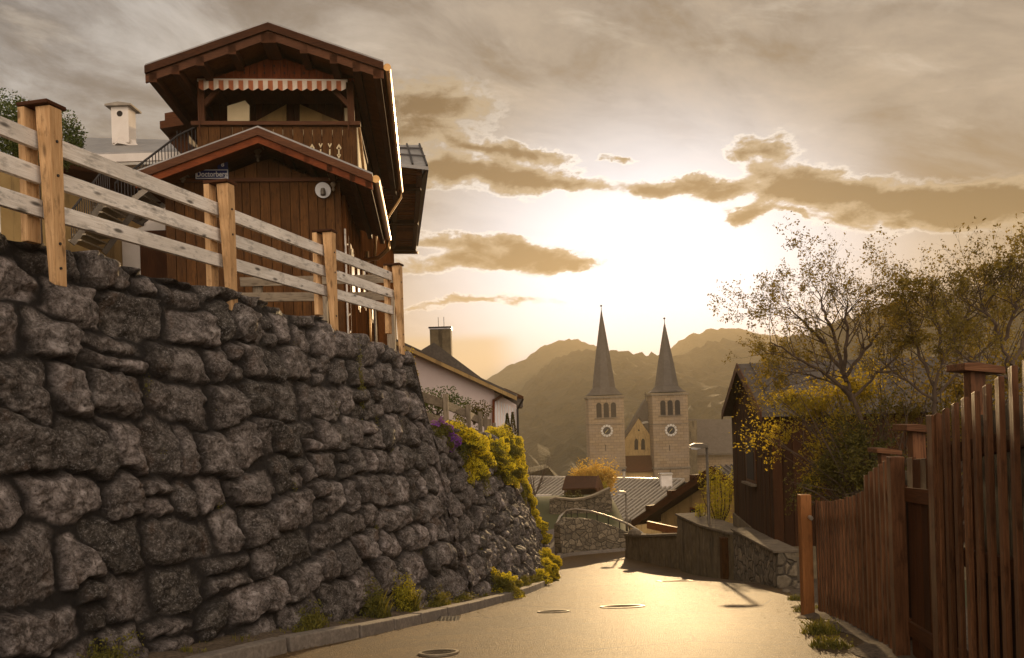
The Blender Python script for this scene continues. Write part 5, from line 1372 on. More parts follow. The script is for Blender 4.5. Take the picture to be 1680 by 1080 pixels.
# ------------------------------------------------------------------ church
ch = thing('church', P(1045, 800, 190), 'twin towered stone church with pointed spires backlit by the low sun', 'church')
Yc = 190.0
def fbox(mb, x0, x1, y0, y1, Y, dep):
    """box from its four front pixels, straight back in depth; gv carries metres for the masonry"""
    xm = (x0 + x1) / 2; ym = (y0 + y1) / 2
    l, r_ = P(x0, ym, Y).x, P(x1, ym, Y).x; t, b = P(xm, y0, Y).z, P(xm, y1, Y).z
    mb.hexa([Vector((l, Y, b)), Vector((r_, Y, b)), Vector((r_, Y + dep, b)), Vector((l, Y + dep, b)), Vector((l, Y, t)), Vector((r_, Y, t)), Vector((r_, Y + dep, t)), Vector((l, Y + dep, t))])
    return l, r_, t, b
def tower(x0, x1, ytop, spire_px, clock_y, win_y):
    mb = MB(); xm = (x0 + x1) / 2
    l = P(x0, (ytop + 720) / 2, Yc).x; r_ = P(x1, (ytop + 720) / 2, Yc).x; cx = (l + r_) / 2; w = r_ - l
    zt = P(xm, ytop, Yc).z; zb = -20.0; cy = Yc + w / 2
    vs = [Vector((l, Yc, zb)), Vector((r_, Yc, zb)), Vector((r_, Yc + w, zb)), Vector((l, Yc + w, zb)), Vector((l, Yc, zt)), Vector((r_, Yc, zt)), Vector((r_, Yc + w, zt)), Vector((l, Yc + w, zt))]
    for f in ((0, 1, 5, 4), (1, 2, 6, 5), (2, 3, 7, 6), (3, 0, 4, 7)):
        q = [vs[i] for i in f]; L_ = (q[1] - q[0]).length; mb.add(q, [(0, 1, 2, 3)], [(0, q[0].z, 0), (L_, q[1].z, 0), (L_, q[2].z, 0), (0, q[3].z, 0)], .5)
    tw = mb.build('tower', M['ashlar'], ch)
    z_ = lambda y: P(xm, y, Yc).z
    for y, h_, o_ in ((ytop + 2, .35, .30), (768, .35, .22), (706 if False else 696, .16, .10)):
        mb = MB(); mb.box((cx, cy, z_(y)), (w + o_ * 2, w + o_ * 2, h_)); mb.build('cornice', M['coping'], tw)
    # flared octagonal spire
    zs = z_(ytop - 2); ztip = P(spire_px[0], spire_px[1], Yc).z; tx = P(spire_px[0], spire_px[1], Yc).x
    mb = MB(); n = 8; vs = []; H = ztip - zs; prof = [(.57, 0), (.44, .035), (.345, .09), (.24, .40), (.12, .72), (.012, 1.0)]
    for k, (rr, hh) in enumerate(prof):
        for j in range(n):
            a_ = math.pi / 8 + j * math.pi / 4; ca, sa = math.cos(a_), math.sin(a_)
            if k == 0:   # square foot
                m_ = max(abs(ca), abs(sa)); ca, sa = ca / m_ * .93, sa / m_ * .93
            elif k == 1: m_ = max(abs(ca), abs(sa)); ca, sa = ca / m_ * .95, sa / m_ * .95
            vs.append(Vector((cx + (tx - cx) * 0 + ca * rr * w, cy + sa * rr * w, zs + hh * H)))
    mb.add(vs, [(i * n + k, i * n + (k + 1) % n, (i + 1) * n + (k + 1) % n, (i + 1) * n + k) for i in range(len(prof) - 1) for k in range(n)] + [tuple(range(n - 1, -1, -1))])
    sp = mb.build('spire', M['spire'], tw)
    # three arched belfry windows
    ww = w * .145; hh = w * .42; zb_ = z_(win_y)
    for k in (-1, 0, 1):
        c = cx + k * w * .205; pts = [Vector((c - ww / 2, Yc - .06, zb_)), Vector((c + ww / 2, Yc - .06, zb_))]
        for j in range(9):
            t = math.pi * j / 8; pts.append(Vector((c + math.cos(t) * ww / 2, Yc - .06, zb_ + hh - ww / 2 + math.sin(t) * ww / 2)))
        mb = MB(); mb.prism(pts, Vector((0, .055, 0))); mb.build('belfry_window', M['dark'], tw)
    mb = MB(); mb.box((cx, Yc - .12, zb_ - .12), (w * .66, .24, .18)); mb.build('window_sill', M['coping'], tw)
    mb = MB(); mb.box((r_ + .02, cy, zb_ + hh / 2), (.06, w * .2, hh)); mb.build('belfry_window', M['dark'], tw)
    # clock: open dial with twelve pale numerals plates and two hands
    cc = Vector((cx, Yc - .10, z_(clock_y))); rad = w * .175
    disc(cc, rad * .60, (0, 1, 0), .06, 24).build('clock_face', M['iron'], tw)
    for j in range(12):
        a_ = j * math.pi / 6; rdir = Vector((math.sin(a_), 0, math.cos(a_))); sd = Vector((math.cos(a_), 0, -math.sin(a_)))
        mb = MB(); mb.box(cc + rdir * rad * .82, (rad * .34, .08, rad * .34), sd, Vector((0, 1, 0)), rdir); mb.build('clock_numeral', M['clockpaint'], tw)
    for a_, L_ in ((math.radians(222), .50), (math.radians(42), .34)):
        rdir = Vector((math.sin(a_), 0, math.cos(a_))); mb = MB(); mb.beam(cc - Vector((0, .1, 0)), cc - Vector((0, .1, 0)) + rdir * rad * L_, .07, .12, up=Vector((0, 1, 0))); mb.build('clock_hand', M['flowerpaint'], tw)
    mb = MB(); mb.tube([(cx, cy, ztip - .8), (cx, cy, ztip + 1.15)], [.10, .05], 6); mb.lathe(Vector((cx, cy, ztip + .75)), [(.02, 0), (.20, .12), (.26, .25), (.2, .38), (.02, .5)], 8); mb.build('finial', M['iron'], tw)
    for y in (735, 775):
        mb = MB(); mb.box((cx - w * .05, Yc - .03, z_(y)), (.12, .06, 1.3)); mb.build('slit', M['dark'], tw)
    return tw
M['clockpaint'] = plain('clock numeral paint', (.50, .44, .36), (.58, .52, .44), 3, .6, 0)
M['flowerpaint'] = plain('gilded hand', (.55, .40, .12), (.62, .46, .16), 4, .4, 0)
tower(966, 1024, 650, (990, 506), 707, 685)
tower(1071, 1129, 645, (1096, 527), 706, 681)
# nave front between the towers
def cpoly(name, pts, Y, dep, mat, par=ch):
    mb = MB(); q = [P(x, y, Y) for x, y in pts]; mb.prism(q, Vector((0, dep, 0)))
    mb.g = [(x, z, 0) for x, y_, z in mb.v]
    return mb.build(name, mat, par)
cpoly('nave_gable', [(1019, 800), (1021, 728), (1048, 687), (1076, 728), (1078, 800)], Yc + 5, 1, M['beige'])
cpoly('nave_roof', [(1018, 742), (1018, 724), (1059, 655), (1085, 700), (1085, 742), (1076, 730), (1048, 684)], Yc + 6.2, 3, M['tile'])
mb = MB(); q = P(1059, 655, Yc + 7); mb.tube([q - UP * .3, q + UP * 1.6], .06, 5); mb.box(q + UP * 1.1, (.6, .1, .12)); mb.lathe(q + UP * .4, [(.02, 0), (.2, .15), (.02, .3)], 6); mb.build('ridge_cross', M['iron'], ch)
for x in (1044, 1055):
    pts = [(x - 3, 738), (x + 3, 738), (x + 3, 724), (x + 2, 721), (x, 719.5), (x - 2, 721), (x - 3, 724)]
    cpoly('nave_window', pts, Yc + 4.9, .09, M['dark'])
cpoly('nave_oculus', [(1048 + 1.6 * math.cos(t), 706 + 1.6 * math.sin(t)) for t in [k * .9 for k in range(7)]], Yc + 4.9, .09, M['dark'])
cpoly('porch_wall', [(1018, 800), (1018, 772), (1076, 772), (1076, 800)], Yc + 2, 1, M['beige'])
mb = MB(); a, b, c, d_ = P(1019, 773, Yc + 1.4), P(1076, 772, Yc + 1.4), P(1074, 747, Yc + 4.6), P(1025, 748, Yc + 4.6); mb.hexa([a - UP * .3, b - UP * .3, c - UP * .3, d_ - UP * .3, a, b, c, d_]); mb.build('porch_roof', M['darkwood'], ch)
mb = MB(); a, b, c, d_ = P(1048, 686, Yc + 7), P(1054, 686, Yc + 7), P(1064, 694, Yc + 6), P(1054, 696, Yc + 6); mb.hexa([a, b, c, d_, a + UP * .2, b + UP * .2, c + UP * .2, d_ + UP * .2]); mb.build('roof_patch', M['galv'], ch)
# long choir roof to the right
cpoly('choir_wall', [(1128, 800), (1128, 742), (1300, 742), (1300, 800)], Yc + 12, 2, M['ashlar'])
mb = MB(); a, b, c, d_ = P(1141, 744, Yc + 10), P(1300, 742, Yc + 10), P(1298, 688, Yc + 19), P(1129, 688, Yc + 19); mb.hexa([a - UP * .4, b - UP * .4, c - UP * .4, d_ - UP * .4, a, b, c, d_]); mb.build('choir_roof', M['barnroof'], ch)
cpoly('choir_gable', [(1128, 800), (1128, 690), (1143, 690), (1145, 800)], Yc + 9, 1, M['concrete'])

# ------------------------------------------------------------------ picket fence at the right
pf = thing('picket_fence', hit(1327, 1012), 'reddish brown stepped picket fence along the right edge of the street', 'fence')
fx = lambda Y: 1.63 + .178 * Y
fdir = Vector((.178, 1, 0)).normalized(); fn = Vector((-fdir.y, fdir.x, 0))     # towards the street
def ptop(Y):
    pts = [(10.1, 822), (9.0, 822), (8.4, 818), (7.56, 807)] if Y > 7.54 else [(7.52, 782), (6.52, 748)] if Y > 6.5 else [(6.45, 752), (5.5, 752)] if Y > 5.46 else [(5.42, 681), (4.6, 636), (4.03, 588)]
    pts = sorted(pts); xs_ = [p[0] for p in pts]; zs = []
    for Yq, yq in pts:
        a = fx(Yq) / Yq; px_ = 840 + F * a; 
        zs.append(P(px_ - 12, yq, Yq).z)
    if Y < 4.03: return zs[0] + (4.03 - Y) * .10
    return float(np.interp(Y, xs_, zs))
Y = 1.6
while Y < 10.05:
    gate = 5.46 < Y < 6.5
    tz = ptop(Y) + random.uniform(-.006, .006); bz_ = zr(Y) + .04
    th_ = .027; wd = .060 if not gate else .16
    c = Vector((fx(Y), Y, 0)) - (fn * .10 if gate else Vector((0, 0, 0)))
    c0, c1_ = c + UP * bz_, c + UP * tz
    tw_ = random.uniform(-.018, .018); ax_ = (fdir + fn * tw_).normalized(); nn_ = Vector((-ax_.y, ax_.x, 0))
    mb = MB(); a_, b_ = ax_ * wd / 2, nn_ * th_ / 2; sl_t = UP * (.012)
    mb.hexa([c0 - a_ - b_, c0 + a_ - b_, c0 + a_ + b_, c0 - a_ + b_, c1_ - a_ - b_, c1_ + a_ - b_ - sl_t, c1_ + a_ + b_ - sl_t, c1_ - a_ + b_])
    mb.build('picket', M['picket'] if not gate else M['darkwood'], pf, bevel=.003)
    Y += .172 if not gate else .165
for (ya, yb, n_) in ((1.5, 5.42, 3), (5.5, 6.45, 2), (6.52, 7.52, 2), (7.56, 10.15, 2)):
    for fr in ((.16, .82) if n_ == 2 else (.14, .50, .86)):
        a = Vector((fx(ya), ya, zr(ya) + (ptop(ya) - zr(ya)) * fr)) - fn * .09; b = Vector((fx(yb), yb, zr(yb) + (ptop(yb) - zr(yb)) * fr)) - fn * .09
        mb = MB(); mb.beam(a, b, .06, .10); mb.build('rail', M['darkwood'], pf)
# near-black backing boards behind the tall section paint shade into the gaps
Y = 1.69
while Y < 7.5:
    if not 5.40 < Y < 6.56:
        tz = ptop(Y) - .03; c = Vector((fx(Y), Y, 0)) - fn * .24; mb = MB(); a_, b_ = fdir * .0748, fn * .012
        c0, c1_ = c + UP * (zr(Y) + .05), c + UP * tz; mb.hexa([c0 - a_ - b_, c0 + a_ - b_, c0 + a_ + b_, c0 - a_ + b_, c1_ - a_ - b_, c1_ + a_ - b_, c1_ + a_ + b_, c1_ - a_ + b_]); mb.build('backing_board', M['gapshade'], pf)
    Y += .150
for Y, w in ((5.45, .12), (6.50, .12)):
    c = Vector((fx(Y), Y, 0)) - fn * .02; mb = MB(); z1 = ptop(Y - .02) if Y < 6 else ptop(6.55); mb.box((c.x, c.y, (zr(Y) + z1) / 2), (w, .10, z1 - zr(Y)), fdir, fn, UP); mb.build('gate_post', M['picket'], pf, bevel=.006)
gp = hit(1328, 1012); zt5 = P(1322, 812, gp.y).z
mb = MB(); mb.box((gp.x, gp.y + .05, (gp.z + zt5) / 2 - .05), (.12, .12, zt5 - gp.z + .1)); ep = mb.build('end_post', M['gatepost'], pf, bevel=.008)
mb = MB(); q = P(1326, 848, gp.y); mb.tube([Vector((gp.x + .03, gp.y - .02, q.z)), Vector((gp.x + .03, gp.y - .08, q.z - .01))], .022, 8); mb.build('post_knob', M['galv'], ep)
# capped posts standing behind the fence
for i, (x, y, Y, w, lab) in enumerate(((1598, 608, 5.6, .15, 'capped brown post behind the tallest fence section, nearest of three'), (1503, 706, 7.2, .17, 'capped brown post behind the gate recess, middle of three'), (1450, 742, 9.0, .15, 'small capped post behind the middle fence section, farthest of three'))):
    p = P(x, y, Y); b = Vector((p.x, p.y, zr(Y))); t = thing('capped_post', b, lab, 'post', 'capped posts behind the picket fence')
    mb = MB(); mb.box((b.x, b.y, (b.z + p.z) / 2), (w * .62, w * .62, p.z - b.z)); mb.build('shaft', M['picket'], t, bevel=.005)
    mb = MB(); h = w * .30
    mb.prism([Vector((b.x - w * .75, b.y - w * .7, p.z)), Vector((b.x + w * .95, b.y - w * .7, p.z - .03)), Vector((b.x + w * .95, b.y - w * .7, p.z + h * .3)), Vector((b.x - w * .15, b.y - w * .7, p.z + h)), Vector((b.x - w * .75, b.y - w * .7, p.z + h))], Vector((0, w * 1.6, 0))); mb.build('cap', M['picket'], t, bevel=.004)
# weeds at the foot of the picket fence
for i, (x, y, h, lab) in enumerate(((1326, 1004, .13, 'grass tuft at the foot of the orange fence post'), (1345, 1040, .17, 'green grass tuft at the foot of the picket fence'), (1362, 1062, .12, 'low weeds by the pickets at the bottom right'), (1312, 985, .12, 'short grass on the verge behind the orange post'))):
    c = hit(x, y); t = thing('grass_tuft', c, lab, 'grass tuft', 'grass tufts by the picket fence'); V, Fq, r_ = tuft(c, .17, h, 260, None); leaf_mesh('leaves', blob_points(c + UP * h * .3, (.16, .22, h * .4), 320, .9, .6), .015, M['weed'], t); np_mesh('blades', V, Fq, M['weed'], t, attrs={'rnd': r_})

# ------------------------------------------------------------------ manholes and drains
def cover(px, py, r_, label, ring=True):
    p = hit(px, py); Y = p.y; nrm = Vector((0, (zr(Y) - zr(Y + .5)) / .5, 1)).normalized(); fy = Vector((0, nrm.z, -nrm.y)); fx_ = Vector((1, 0, 0))
    t = thing('manhole_cover', p, label, 'manhole cover', 'manhole covers in the street'); n = 36
    def ringm(r0, r1, h0, h1):
        mb = MB(); vs = []
        for rr, h in ((r0, h0), (r0, h1), (r1, h1), (r1, h0)):
            vs += [p + (fx_ * math.cos(2 * math.pi * k / n) + fy * math.sin(2 * math.pi * k / n)) * rr + nrm * h for k in range(n)]
        mb.add(vs, [(i * n + k, i * n + (k + 1) % n, ((i + 1) % 4) * n + (k + 1) % n, ((i + 1) % 4) * n + k) for i in range(4) for k in range(n)]); return mb
    ringm(r_ * .84, r_, -.02, .014).build('frame_ring', M['steel'] if ring else M['castiron'], t)
    mb = MB(); vs = [p + (fx_ * math.cos(2 * math.pi * k / n) + fy * math.sin(2 * math.pi * k / n)) * r_ * .81 + nrm * .010 for k in range(n)]; mb.prism(vs, -nrm * .03); l = mb.build('lid', M['castiron'], t)
    for q in (.22, .42, .62): ringm(r_ * q, r_ * (q + .07), .008, .014).build('lid_ridge', M['castiron'], l)
cover(1021, 996, .32, 'large round manhole cover with a bright steel ring in mid street')
cover(908, 1005, .22, 'dark round manhole cover left of the bright ringed one')
cover(720, 1075, .17, 'small round manhole cover at the bottom of the picture')
p = hit(1107, 954); t = thing('drain_grate', p, 'rectangular steel framed drain set in the road near the barn', 'drain')
Y = p.y; nrm = Vector((0, (zr(Y) - zr(Y + .5)) / .5, 1)).normalized(); fy = Vector((0, nrm.z, -nrm.y)); fx_ = Vector((1, 0, 0))
mb = MB()
for sg in (-1, 1):
    mb.box(p + fx_ * .36 * sg, (.06, .62, .03), fx_, fy, nrm); mb.box(p + fy * .34 * sg, (.78, .06, .03), fx_, fy, nrm)
mb.build('frame', M['steel'], t); mb = MB(); mb.box(p, (.65, .58, .012), fx_, fy, nrm); mb.build('grate', M['castiron'], t)
# small gully in the kerb
Yg = 11.0; p = Vector((float(road_left(Yg)) + .14, Yg, zr(Yg) + .006)); t = thing('kerb_gully', p, 'small dark gully grate against the kerb below the weeds', 'drain')
mb = MB(); mb.box(p, (.26, .34, .014)); mb.build('frame', M['iron'], t)
for k in range(5):
    mb = MB(); mb.box(p + Vector((-.09 + .045 * k, 0, .012)), (.016, .28, .012)); mb.build('bar', M['iron'], t)

# ------------------------------------------------------------------ trees
def grow(mb, tips, p, d, L, r_, depth, spread=.55, up=.18, seg=4):
    pts = [p]; rads = [r_]; q = Vector(p); dd = Vector(d).normalized()
    for i in range(seg):
        dd = (dd + Vector((random.gauss(0, .13), random.gauss(0, .13), random.gauss(0, .10) + up * .25))).normalized()
        q = q + dd * L / seg; pts.append(Vector(q)); rads.append(r_ * (1 - .62 * (i + 1) / seg))
        if depth > 0 and i >= 1 or depth > 2:
            for _ in range(1 if random.random() < .75 else 2):
                a = dd.orthogonal().normalized(); a.rotate(Matrix.Rotation(random.random() * 6.28, 3, dd))
                nd = (dd * random.uniform(.6, 1) + a * random.uniform(.5, 1) * spread * 1.5).normalized()
                if depth > 0: grow(mb, tips, q, nd, L * random.uniform(.45, .72), rads[-1] * .72, depth - 1, spread, up, seg)
        if depth <= 1: tips.append(Vector(q))
    if depth > 0: grow(mb, tips, q, dd, L * .55, rads[-1], depth - 1, spread, up, seg)
    mb.tube(pts, rads, 5 if depth > 1 else 4, cap=False)
def tree(limbs, base, Yt, label, leafm, lsize, per, rad0, seed, depth=2, L=.42, pull=40, cat='tree', grp=None, spread=.55, thick=1.0):
    random.seed(seed)
    b = P(base[0], base[1], Yt); b.z = zr(Yt) - .1
    t = thing('budding_tree', b, label, cat, grp); mb = MB(); tips = []
    mt = MB()
    for (path, r0) in limbs:
        pts = [P(x + pull * min(1, max(0, (1383 - x) / 160)), y + 72 * min(1, max(0, (640 - y) / 230)), Yt + dy_) for x, y, dy_ in path]
        if r0 >= rad0: pts = [b] + pts
        # smooth path
        sm = []
        for i in range(len(pts) - 1):
            p0 = pts[max(i - 1, 0)]; p1 = pts[i]; p2 = pts[i + 1]; p3 = pts[min(i + 2, len(pts) - 1)]
            for j in range(4):
                s_ = j / 4; sm.append(.5 * ((2 * p1) + (-p0 + p2) * s_ + (2 * p0 - 5 * p1 + 4 * p2 - p3) * s_ ** 2 + (-p0 + 3 * p1 - 3 * p2 + p3) * s_ ** 3))
        sm.append(pts[-1]); n = len(sm)
        sm = [p + Vector((random.gauss(0, .012), random.gauss(0, .02), random.gauss(0, .012))) for p in sm]
        rads = [r0 * (1 - .80 * i / (n - 1)) for i in range(n)]
        (mt if r0 >= rad0 else mb).tube(sm, rads, 8)
        for i in range(3 if r0 < rad0 else n - 2, n):
            d = (sm[min(i + 1, n - 1)] - sm[i - 1]).normalized()
            for _ in range(random.choice((1, 1, 2))):
                a = d.orthogonal().normalized(); a.rotate(Matrix.Rotation(random.random() * 6.28, 3, d))
                grow(mb, tips, sm[i], (d * .7 + a * .8 + UP * .15).normalized(), L * random.uniform(.45, 1.0), max(.005, rads[i] * .5), depth - 1 if i < n - 1 else depth, spread)
    mt.build('trunk', M['bark'], t, smooth=True); cr_ = mb.build('branches', M['bark'], t)
    tp = np.array([tuple(q) for q in tips]); tp = tp[RNG.random(len(tp)) < .32]; pts = np.repeat(tp, 3, 0) + RNG.normal(size=(len(tp) * 3, 3)) * .022
    leaf_mesh('crown', pts, lsize, leafm, t); print(label, len(tips), len(mb.f))
    random.seed(seed + 1); return t
tree([([(1438, 800, 0), (1424, 730, 0), (1400, 655, 0), (1382, 600, .1)], .075),
      ([(1400, 655, 0), (1345, 600, -.2), (1280, 560, -.3), (1225, 525, -.3)], .032), ([(1390, 620, 0), (1350, 545, .3), (1300, 480, .4), (1262, 440, .5)], .034),
      ([(1382, 600, 0), (1368, 520, .1), (1345, 455, 0), (1332, 412, 0)], .032), ([(1382, 600, 0), (1392, 520, -.2), (1388, 460, -.3), (1392, 425, -.3)], .030),
      ([(1385, 610, 0), (1420, 545, .2), (1446, 490, .3), (1462, 448, .4)], .030), ([(1400, 655, 0), (1440, 600, .5), (1475, 550, .6), (1492, 505, .6)], .026),
      ([(1395, 640, 0), (1330, 610, .5), (1275, 600, .6), (1235, 605, .6)], .020)],
     (1445, 860), 12.2, 'budding tree with a slanting trunk in front of the barn roof, left of the others', M['leafbud'], .023, 1, .07, 21, 3, .62)
tree([([(1533, 760, 0), (1536, 690, 0), (1535, 630, 0), (1545, 575, 0)], .06),
      ([(1535, 640, 0), (1510, 560, .2), (1495, 490, .3), (1482, 430, .3)], .026), ([(1545, 575, 0), (1540, 500, .1), (1535, 450, .1), (1528, 412, .1)], .026),
      ([(1545, 575, 0), (1572, 500, -.2), (1590, 450, -.2), (1600, 420, -.2)], .026), ([(1536, 650, 0), (1580, 590, .3), (1610, 550, .4), (1640, 520, .4)], .022), ([(1536, 660, 0), (1490, 620, .3), (1460, 590, .4), (1440, 560, .4)], .020)],
     (1533, 860), 11.4, 'budding tree with an upright dark trunk behind the picket fence gate', M['leafbud'], .023, 1, .055, 33, 3, .58)
tree([([(1668, 700, 0), (1662, 620, 0), (1652, 560, 0), (1640, 500, 0)], .05),
      ([(1655, 580, 0), (1690, 500, .2), (1715, 440, .2), (1730, 400, .2)], .028), ([(1640, 510, 0), (1622, 460, .1), (1612, 430, .1), (1604, 405, .1)], .024), ([(1645, 520, 0), (1662, 460, -.1), (1668, 425, -.1), (1665, 398, -.1)], .024),
      ([(1662, 620, 0), (1620, 590, -.3), (1590, 570, -.3), (1570, 545, -.3)], .020), ([(1662, 640, 0), (1720, 590, .3), (1770, 520, .3), (1800, 460, .3)], .026)],
     (1672, 820), 10.2, 'budding tree at the right edge rising behind the tallest pickets', M['leafbud'], .023, 1, .045, 45, 3, .55)
# leafy bushes in front of the barn
def loose_bush(name, blobs, label, mat, size, dens=1.0, root=None):
    c0 = blobs[0][0]; root = root or Vector((c0[0], c0[1], zr(c0[1]))); t = thing(name, root, label, 'bush'); pts = []
    mb = MB()
    for c, rad in blobs:
        n = int(5200 * dens * rad[0] * rad[2]); q = blob_points(c, rad, n, .9, .8); keep = fbm(q[:, 0] * 2.6 + 3, q[:, 2] * 2.6 + q[:, 1] * 1.5, 3) > .47; pts.append(q[keep])
        b = Vector(root)
        for k in range(10):
            e = Vector(c) + Vector((random.gauss(0, .55) * rad[0], random.gauss(0, .5) * rad[1], random.gauss(.35, .5) * rad[2])); m_ = (b + e) / 2 + Vector((random.gauss(0, .2), 0, .2)); mb.tube([b, m_, e], [.018, .011, .004], 4, cap=False)
            pts.append(np.array(e)[None] + RNG.normal(size=(14, 3)) * .09)
    mb.build('stems', M['bark'], t); leaf_mesh('foliage', np.concatenate(pts), size, mat, t); return t
loose_bush('leafy_bush', [(P(1300, 725, 13.4), (.75, .6, .50)), (P(1350, 680, 13.6), (.8, .6, .45)), (P(1400, 640, 13.6), (.6, .5, .40)), (P(1320, 780, 13.2), (.40, .5, .35)), (P(1300, 655, 14), (.45, .4, .22))], 'loose yellow green bush in front of the barn gable corner', M['leaf'], .030, 2.2, P(1425, 850, 13.0))
loose_bush('dark_bush', [(P(1360, 775, 12.4), (.75, .6, .55)), (P(1420, 730, 12.2), (.7, .6, .55)), (P(1320, 800, 13.0), (.40, .4, .28)), (P(1430, 790, 11.8), (.6, .5, .4))], 'dark green dense bush behind the low picket section', M['leafdark'], .030, 2.2, P(1430, 870, 12.2))
loose_bush('tall_hedge', [(P(1490, 680, 12.6), (.8, .6, .65)), (P(1570, 640, 12.4), (.9, .6, .65)), (P(1650, 600, 12.2), (.9, .6, .70)), (P(1600, 700, 12.0), (1.2, .6, .7)), (P(1720, 600, 12.2), (.9, .6, 1.0))], 'tangled brownish hedge under the trees behind the picket fence', M['leafbud'], .028, 1.1)
# warm blossoming tree in front of the church, bare grey tree by the pale house
def crown_tree(px, py, Y, rad, n, size, mat, label, nm, bare=False):
    c = P(px, py, Y); b = Vector((c.x, c.y, c.z - rad[2] * 2.0)); t = thing(nm, b, label, 'tree'); mb = MB(); tips = []
    for k in range(9):
        a_ = k * .7 + random.random() * .3; e = random.uniform(.25, .95); d = Vector((math.cos(a_) * e, math.sin(a_) * e * .6, 1)); grow(mb, tips, b + UP * rad[2] * .55, d, rad[2] * .95, .022 * Y / 40, 3, .5, .1, 3)
    mb.build('branches', M['bark'], t); mb = MB(); mb.tube([b - UP * 1.5, b + UP * rad[2] * .6], [.05 * Y / 40, .035 * Y / 40], 7); mb.build('trunk', M['bark'], t)
    tp = np.array([tuple(q) for q in tips]); 
    if not bare:
        pts = np.concatenate([np.repeat(tp, 4, 0) + RNG.normal(size=(len(tp) * 4, 3)) * rad[0] * .10, blob_points(c, rad, n, .8, .5)])
        leaf_mesh('crown', pts, size, mat, t)
    return t
random.seed(3)
crown_tree(975, 778, 64, (1.7, 1.2, 1.15), 1500, .095, M['leaforange'], 'round orange tinged blossoming tree in front of the left church tower', 'blossom_tree')
shrub('hazel_bush', P(988, 808, 60), (.5, .5, .75), 700, .08, M['leaffresh'], 'yellow green bush at the right side of the small shed')
crown_tree(876, 755, 58, (1.5, 1.2, 1.6), 0, .1, None, 'bare grey branching tree at the right of the pale house', 'bare_tree', True)

# ------------------------------------------------------------------ mountains
def ridge(name, pts, Y0, front, back, base, seed, tree_h, mat=M['forest'], nx=420, ny=44, pw=1.25):
    px_ = np.array([p[0] for p in pts], float); py_ = np.array([p[1] for p in pts], float)
    us = [P(a, b, Y0) for a, b in pts]; X0 = np.array([u.x for u in us]); Z0 = np.array([u.z for u in us])
    xs = np.linspace(X0[0], X0[-1], nx); s_ = np.interp(xs, X0, Z0)
    k_ = np.ones(5) / 5; s_ = np.convolve(np.pad(s_, 2, 'edge'), k_, 'valid')
    ts = np.concatenate([np.linspace(-1, -.02, ny), [0], np.linspace(.03, 1, 14)])
    V = []
    X, T = np.meshgrid(xs, ts, indexing='ij'); S = np.repeat(s_[:, None], len(ts), 1)
    Y = Y0 + np.where(T < 0, T * front, T * back)
    prof = 1 - np.abs(T) ** pw
    n1 = fbm(X / (front * .35) + seed, Y / (front * .5), 5) - .5
    n1 = n1 * .7
    Z = base + (S - base) * prof + n1 * (S - base) * .20 * np.clip(np.abs(T) * 3, 0, 1) * (1 - np.abs(T) * .97)
    Z += tree_h * (RNG.random(X.shape) ** 2) * (fbm(X / 30 + 5, Y / 30, 2) + .3)
    Y = Y + (fbm(X / (front * .4) + 9, T * 2, 2) - .5) * front * .05
    o = np_mesh(name, np.stack([X, Y, Z], -1).reshape(-1, 3), grid_faces(nx, len(ts))[:, ::-1], mat, smooth=True); tag(o, kind='structure'); return o
ridge('far_hill', [(-900, 700), (0, 690), (500, 690), (760, 650), (810, 617), (835, 604), (860, 592), (885, 577), (910, 564), (925, 560), (945, 560), (975, 569), (1010, 583), (1060, 600), (1100, 575), (1125, 556), (1150, 546), (1190, 541), (1215, 543), (1250, 552), (1320, 560), (1500, 560), (2400, 600)], 1500, 450, 350, -40, 3, 8)
ridge('middle_hill', [(-400, 760), (700, 740), (800, 690), (848, 648), (865, 631), (880, 616), (900, 598), (918, 588), (945, 580), (975, 578), (1005, 579), (1035, 583), (1058, 587), (1075, 588), (1095, 592), (1120, 582), (1150, 570), (1190, 561), (1230, 568), (1290, 590), (1400, 600), (2200, 640)], 950, 740, 280, -17, 8, 7, pw=.9)
ridge('near_hill', [(1000, 760), (1150, 690), (1230, 620), (1290, 565), (1340, 548), (1400, 525), (1450, 508), (1500, 495), (1545, 484), (1600, 478), (1680, 472), (1800, 465), (2300, 500)], 450, 190, 160, -20, 14, 6)

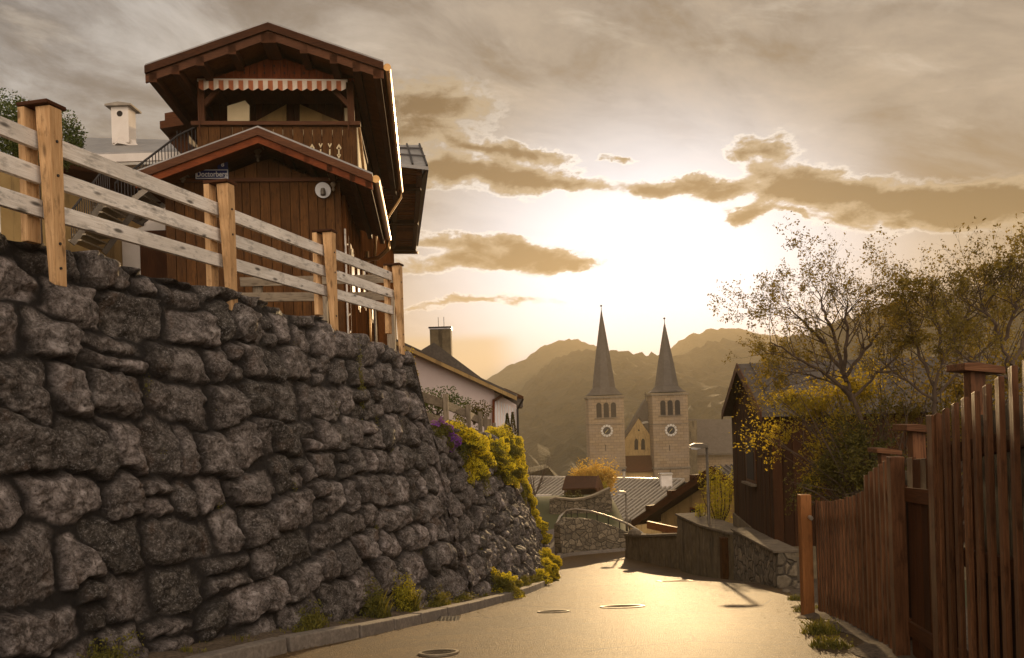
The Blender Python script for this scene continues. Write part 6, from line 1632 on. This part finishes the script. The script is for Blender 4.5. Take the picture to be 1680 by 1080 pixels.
# ------------------------------------------------------------------ valley haze
mb = MB(); mb.box((0, 1100, 70.5), (7400, 2800, 203)); 
hm = bpy.data.materials.new('haze air'); hm.use_nodes = True; hn = hm.node_tree; hn.nodes.clear()
pv = hn.nodes.new('ShaderNodeVolumePrincipled'); pv.inputs['Color'].default_value = (.96, .80, .54, 1); pv.inputs['Density'].default_value = .00046; pv.inputs['Anisotropy'].default_value = .24
ho = hn.nodes.new('ShaderNodeOutputMaterial'); hn.links.new(pv.outputs[0], ho.inputs['Volume'])
hz = mb.build('haze', hm, loc=(0, 1100, 70)); tag(hz, 'golden evening haze filling the valley', 'haze', kind='stuff')

# leaf litter and grit gathered along both road edges
pts = []
for k in range(1500):
    Y = 3 + 26 * random.random() ** 1.3
    if random.random() < .55: x = float(road_left(Y)) + abs(random.gauss(0, .16)) + .02
    else: x = float(np.interp(Y, [-4, 3, 5.4, 7.5, 10.2, 13, 17, 23, 26], [1.1, 2.05, 2.42, 2.80, 3.25, 4.2, 4.85, 5.45, 5.6])) + random.gauss(0, .20)
    pts.append((x, Y, zr(Y) + .012))
for k in range(260):
    Y = 4 + 24 * random.random(); pts.append((random.uniform(float(road_left(Y)), 4.0), Y, zr(Y) + .010))
pts = np.array(pts); n = len(pts); a_ = RNG.random(n) * 6.28; s1 = RNG.uniform(.006, .020, n); dx_, dy_ = np.cos(a_) * s1, np.sin(a_) * s1
lift = RNG.uniform(.0, .008, (4, n))
V = np.stack([np.stack([pts[:, 0] - dx_, pts[:, 1] - dy_, pts[:, 2] + lift[0]], 1), np.stack([pts[:, 0] + dy_ * .6, pts[:, 1] - dx_ * .6, pts[:, 2] + lift[1]], 1), np.stack([pts[:, 0] + dx_, pts[:, 1] + dy_, pts[:, 2] + lift[2]], 1), np.stack([pts[:, 0] - dy_ * .6, pts[:, 1] + dx_ * .6, pts[:, 2] + lift[3]], 1)], 1).reshape(-1, 3)
M['litter'] = leafy('dry litter', (.05, .03, .012), (.26, .18, .09), .1, .9)
o = np_mesh('leaf_litter', V, np.arange(4 * n).reshape(-1, 4), M['litter'], attrs={'rnd': np.repeat(RNG.random(n), 4)}); tag(o, 'dry leaves and grit scattered along the road edges', 'leaf litter', kind='stuff')
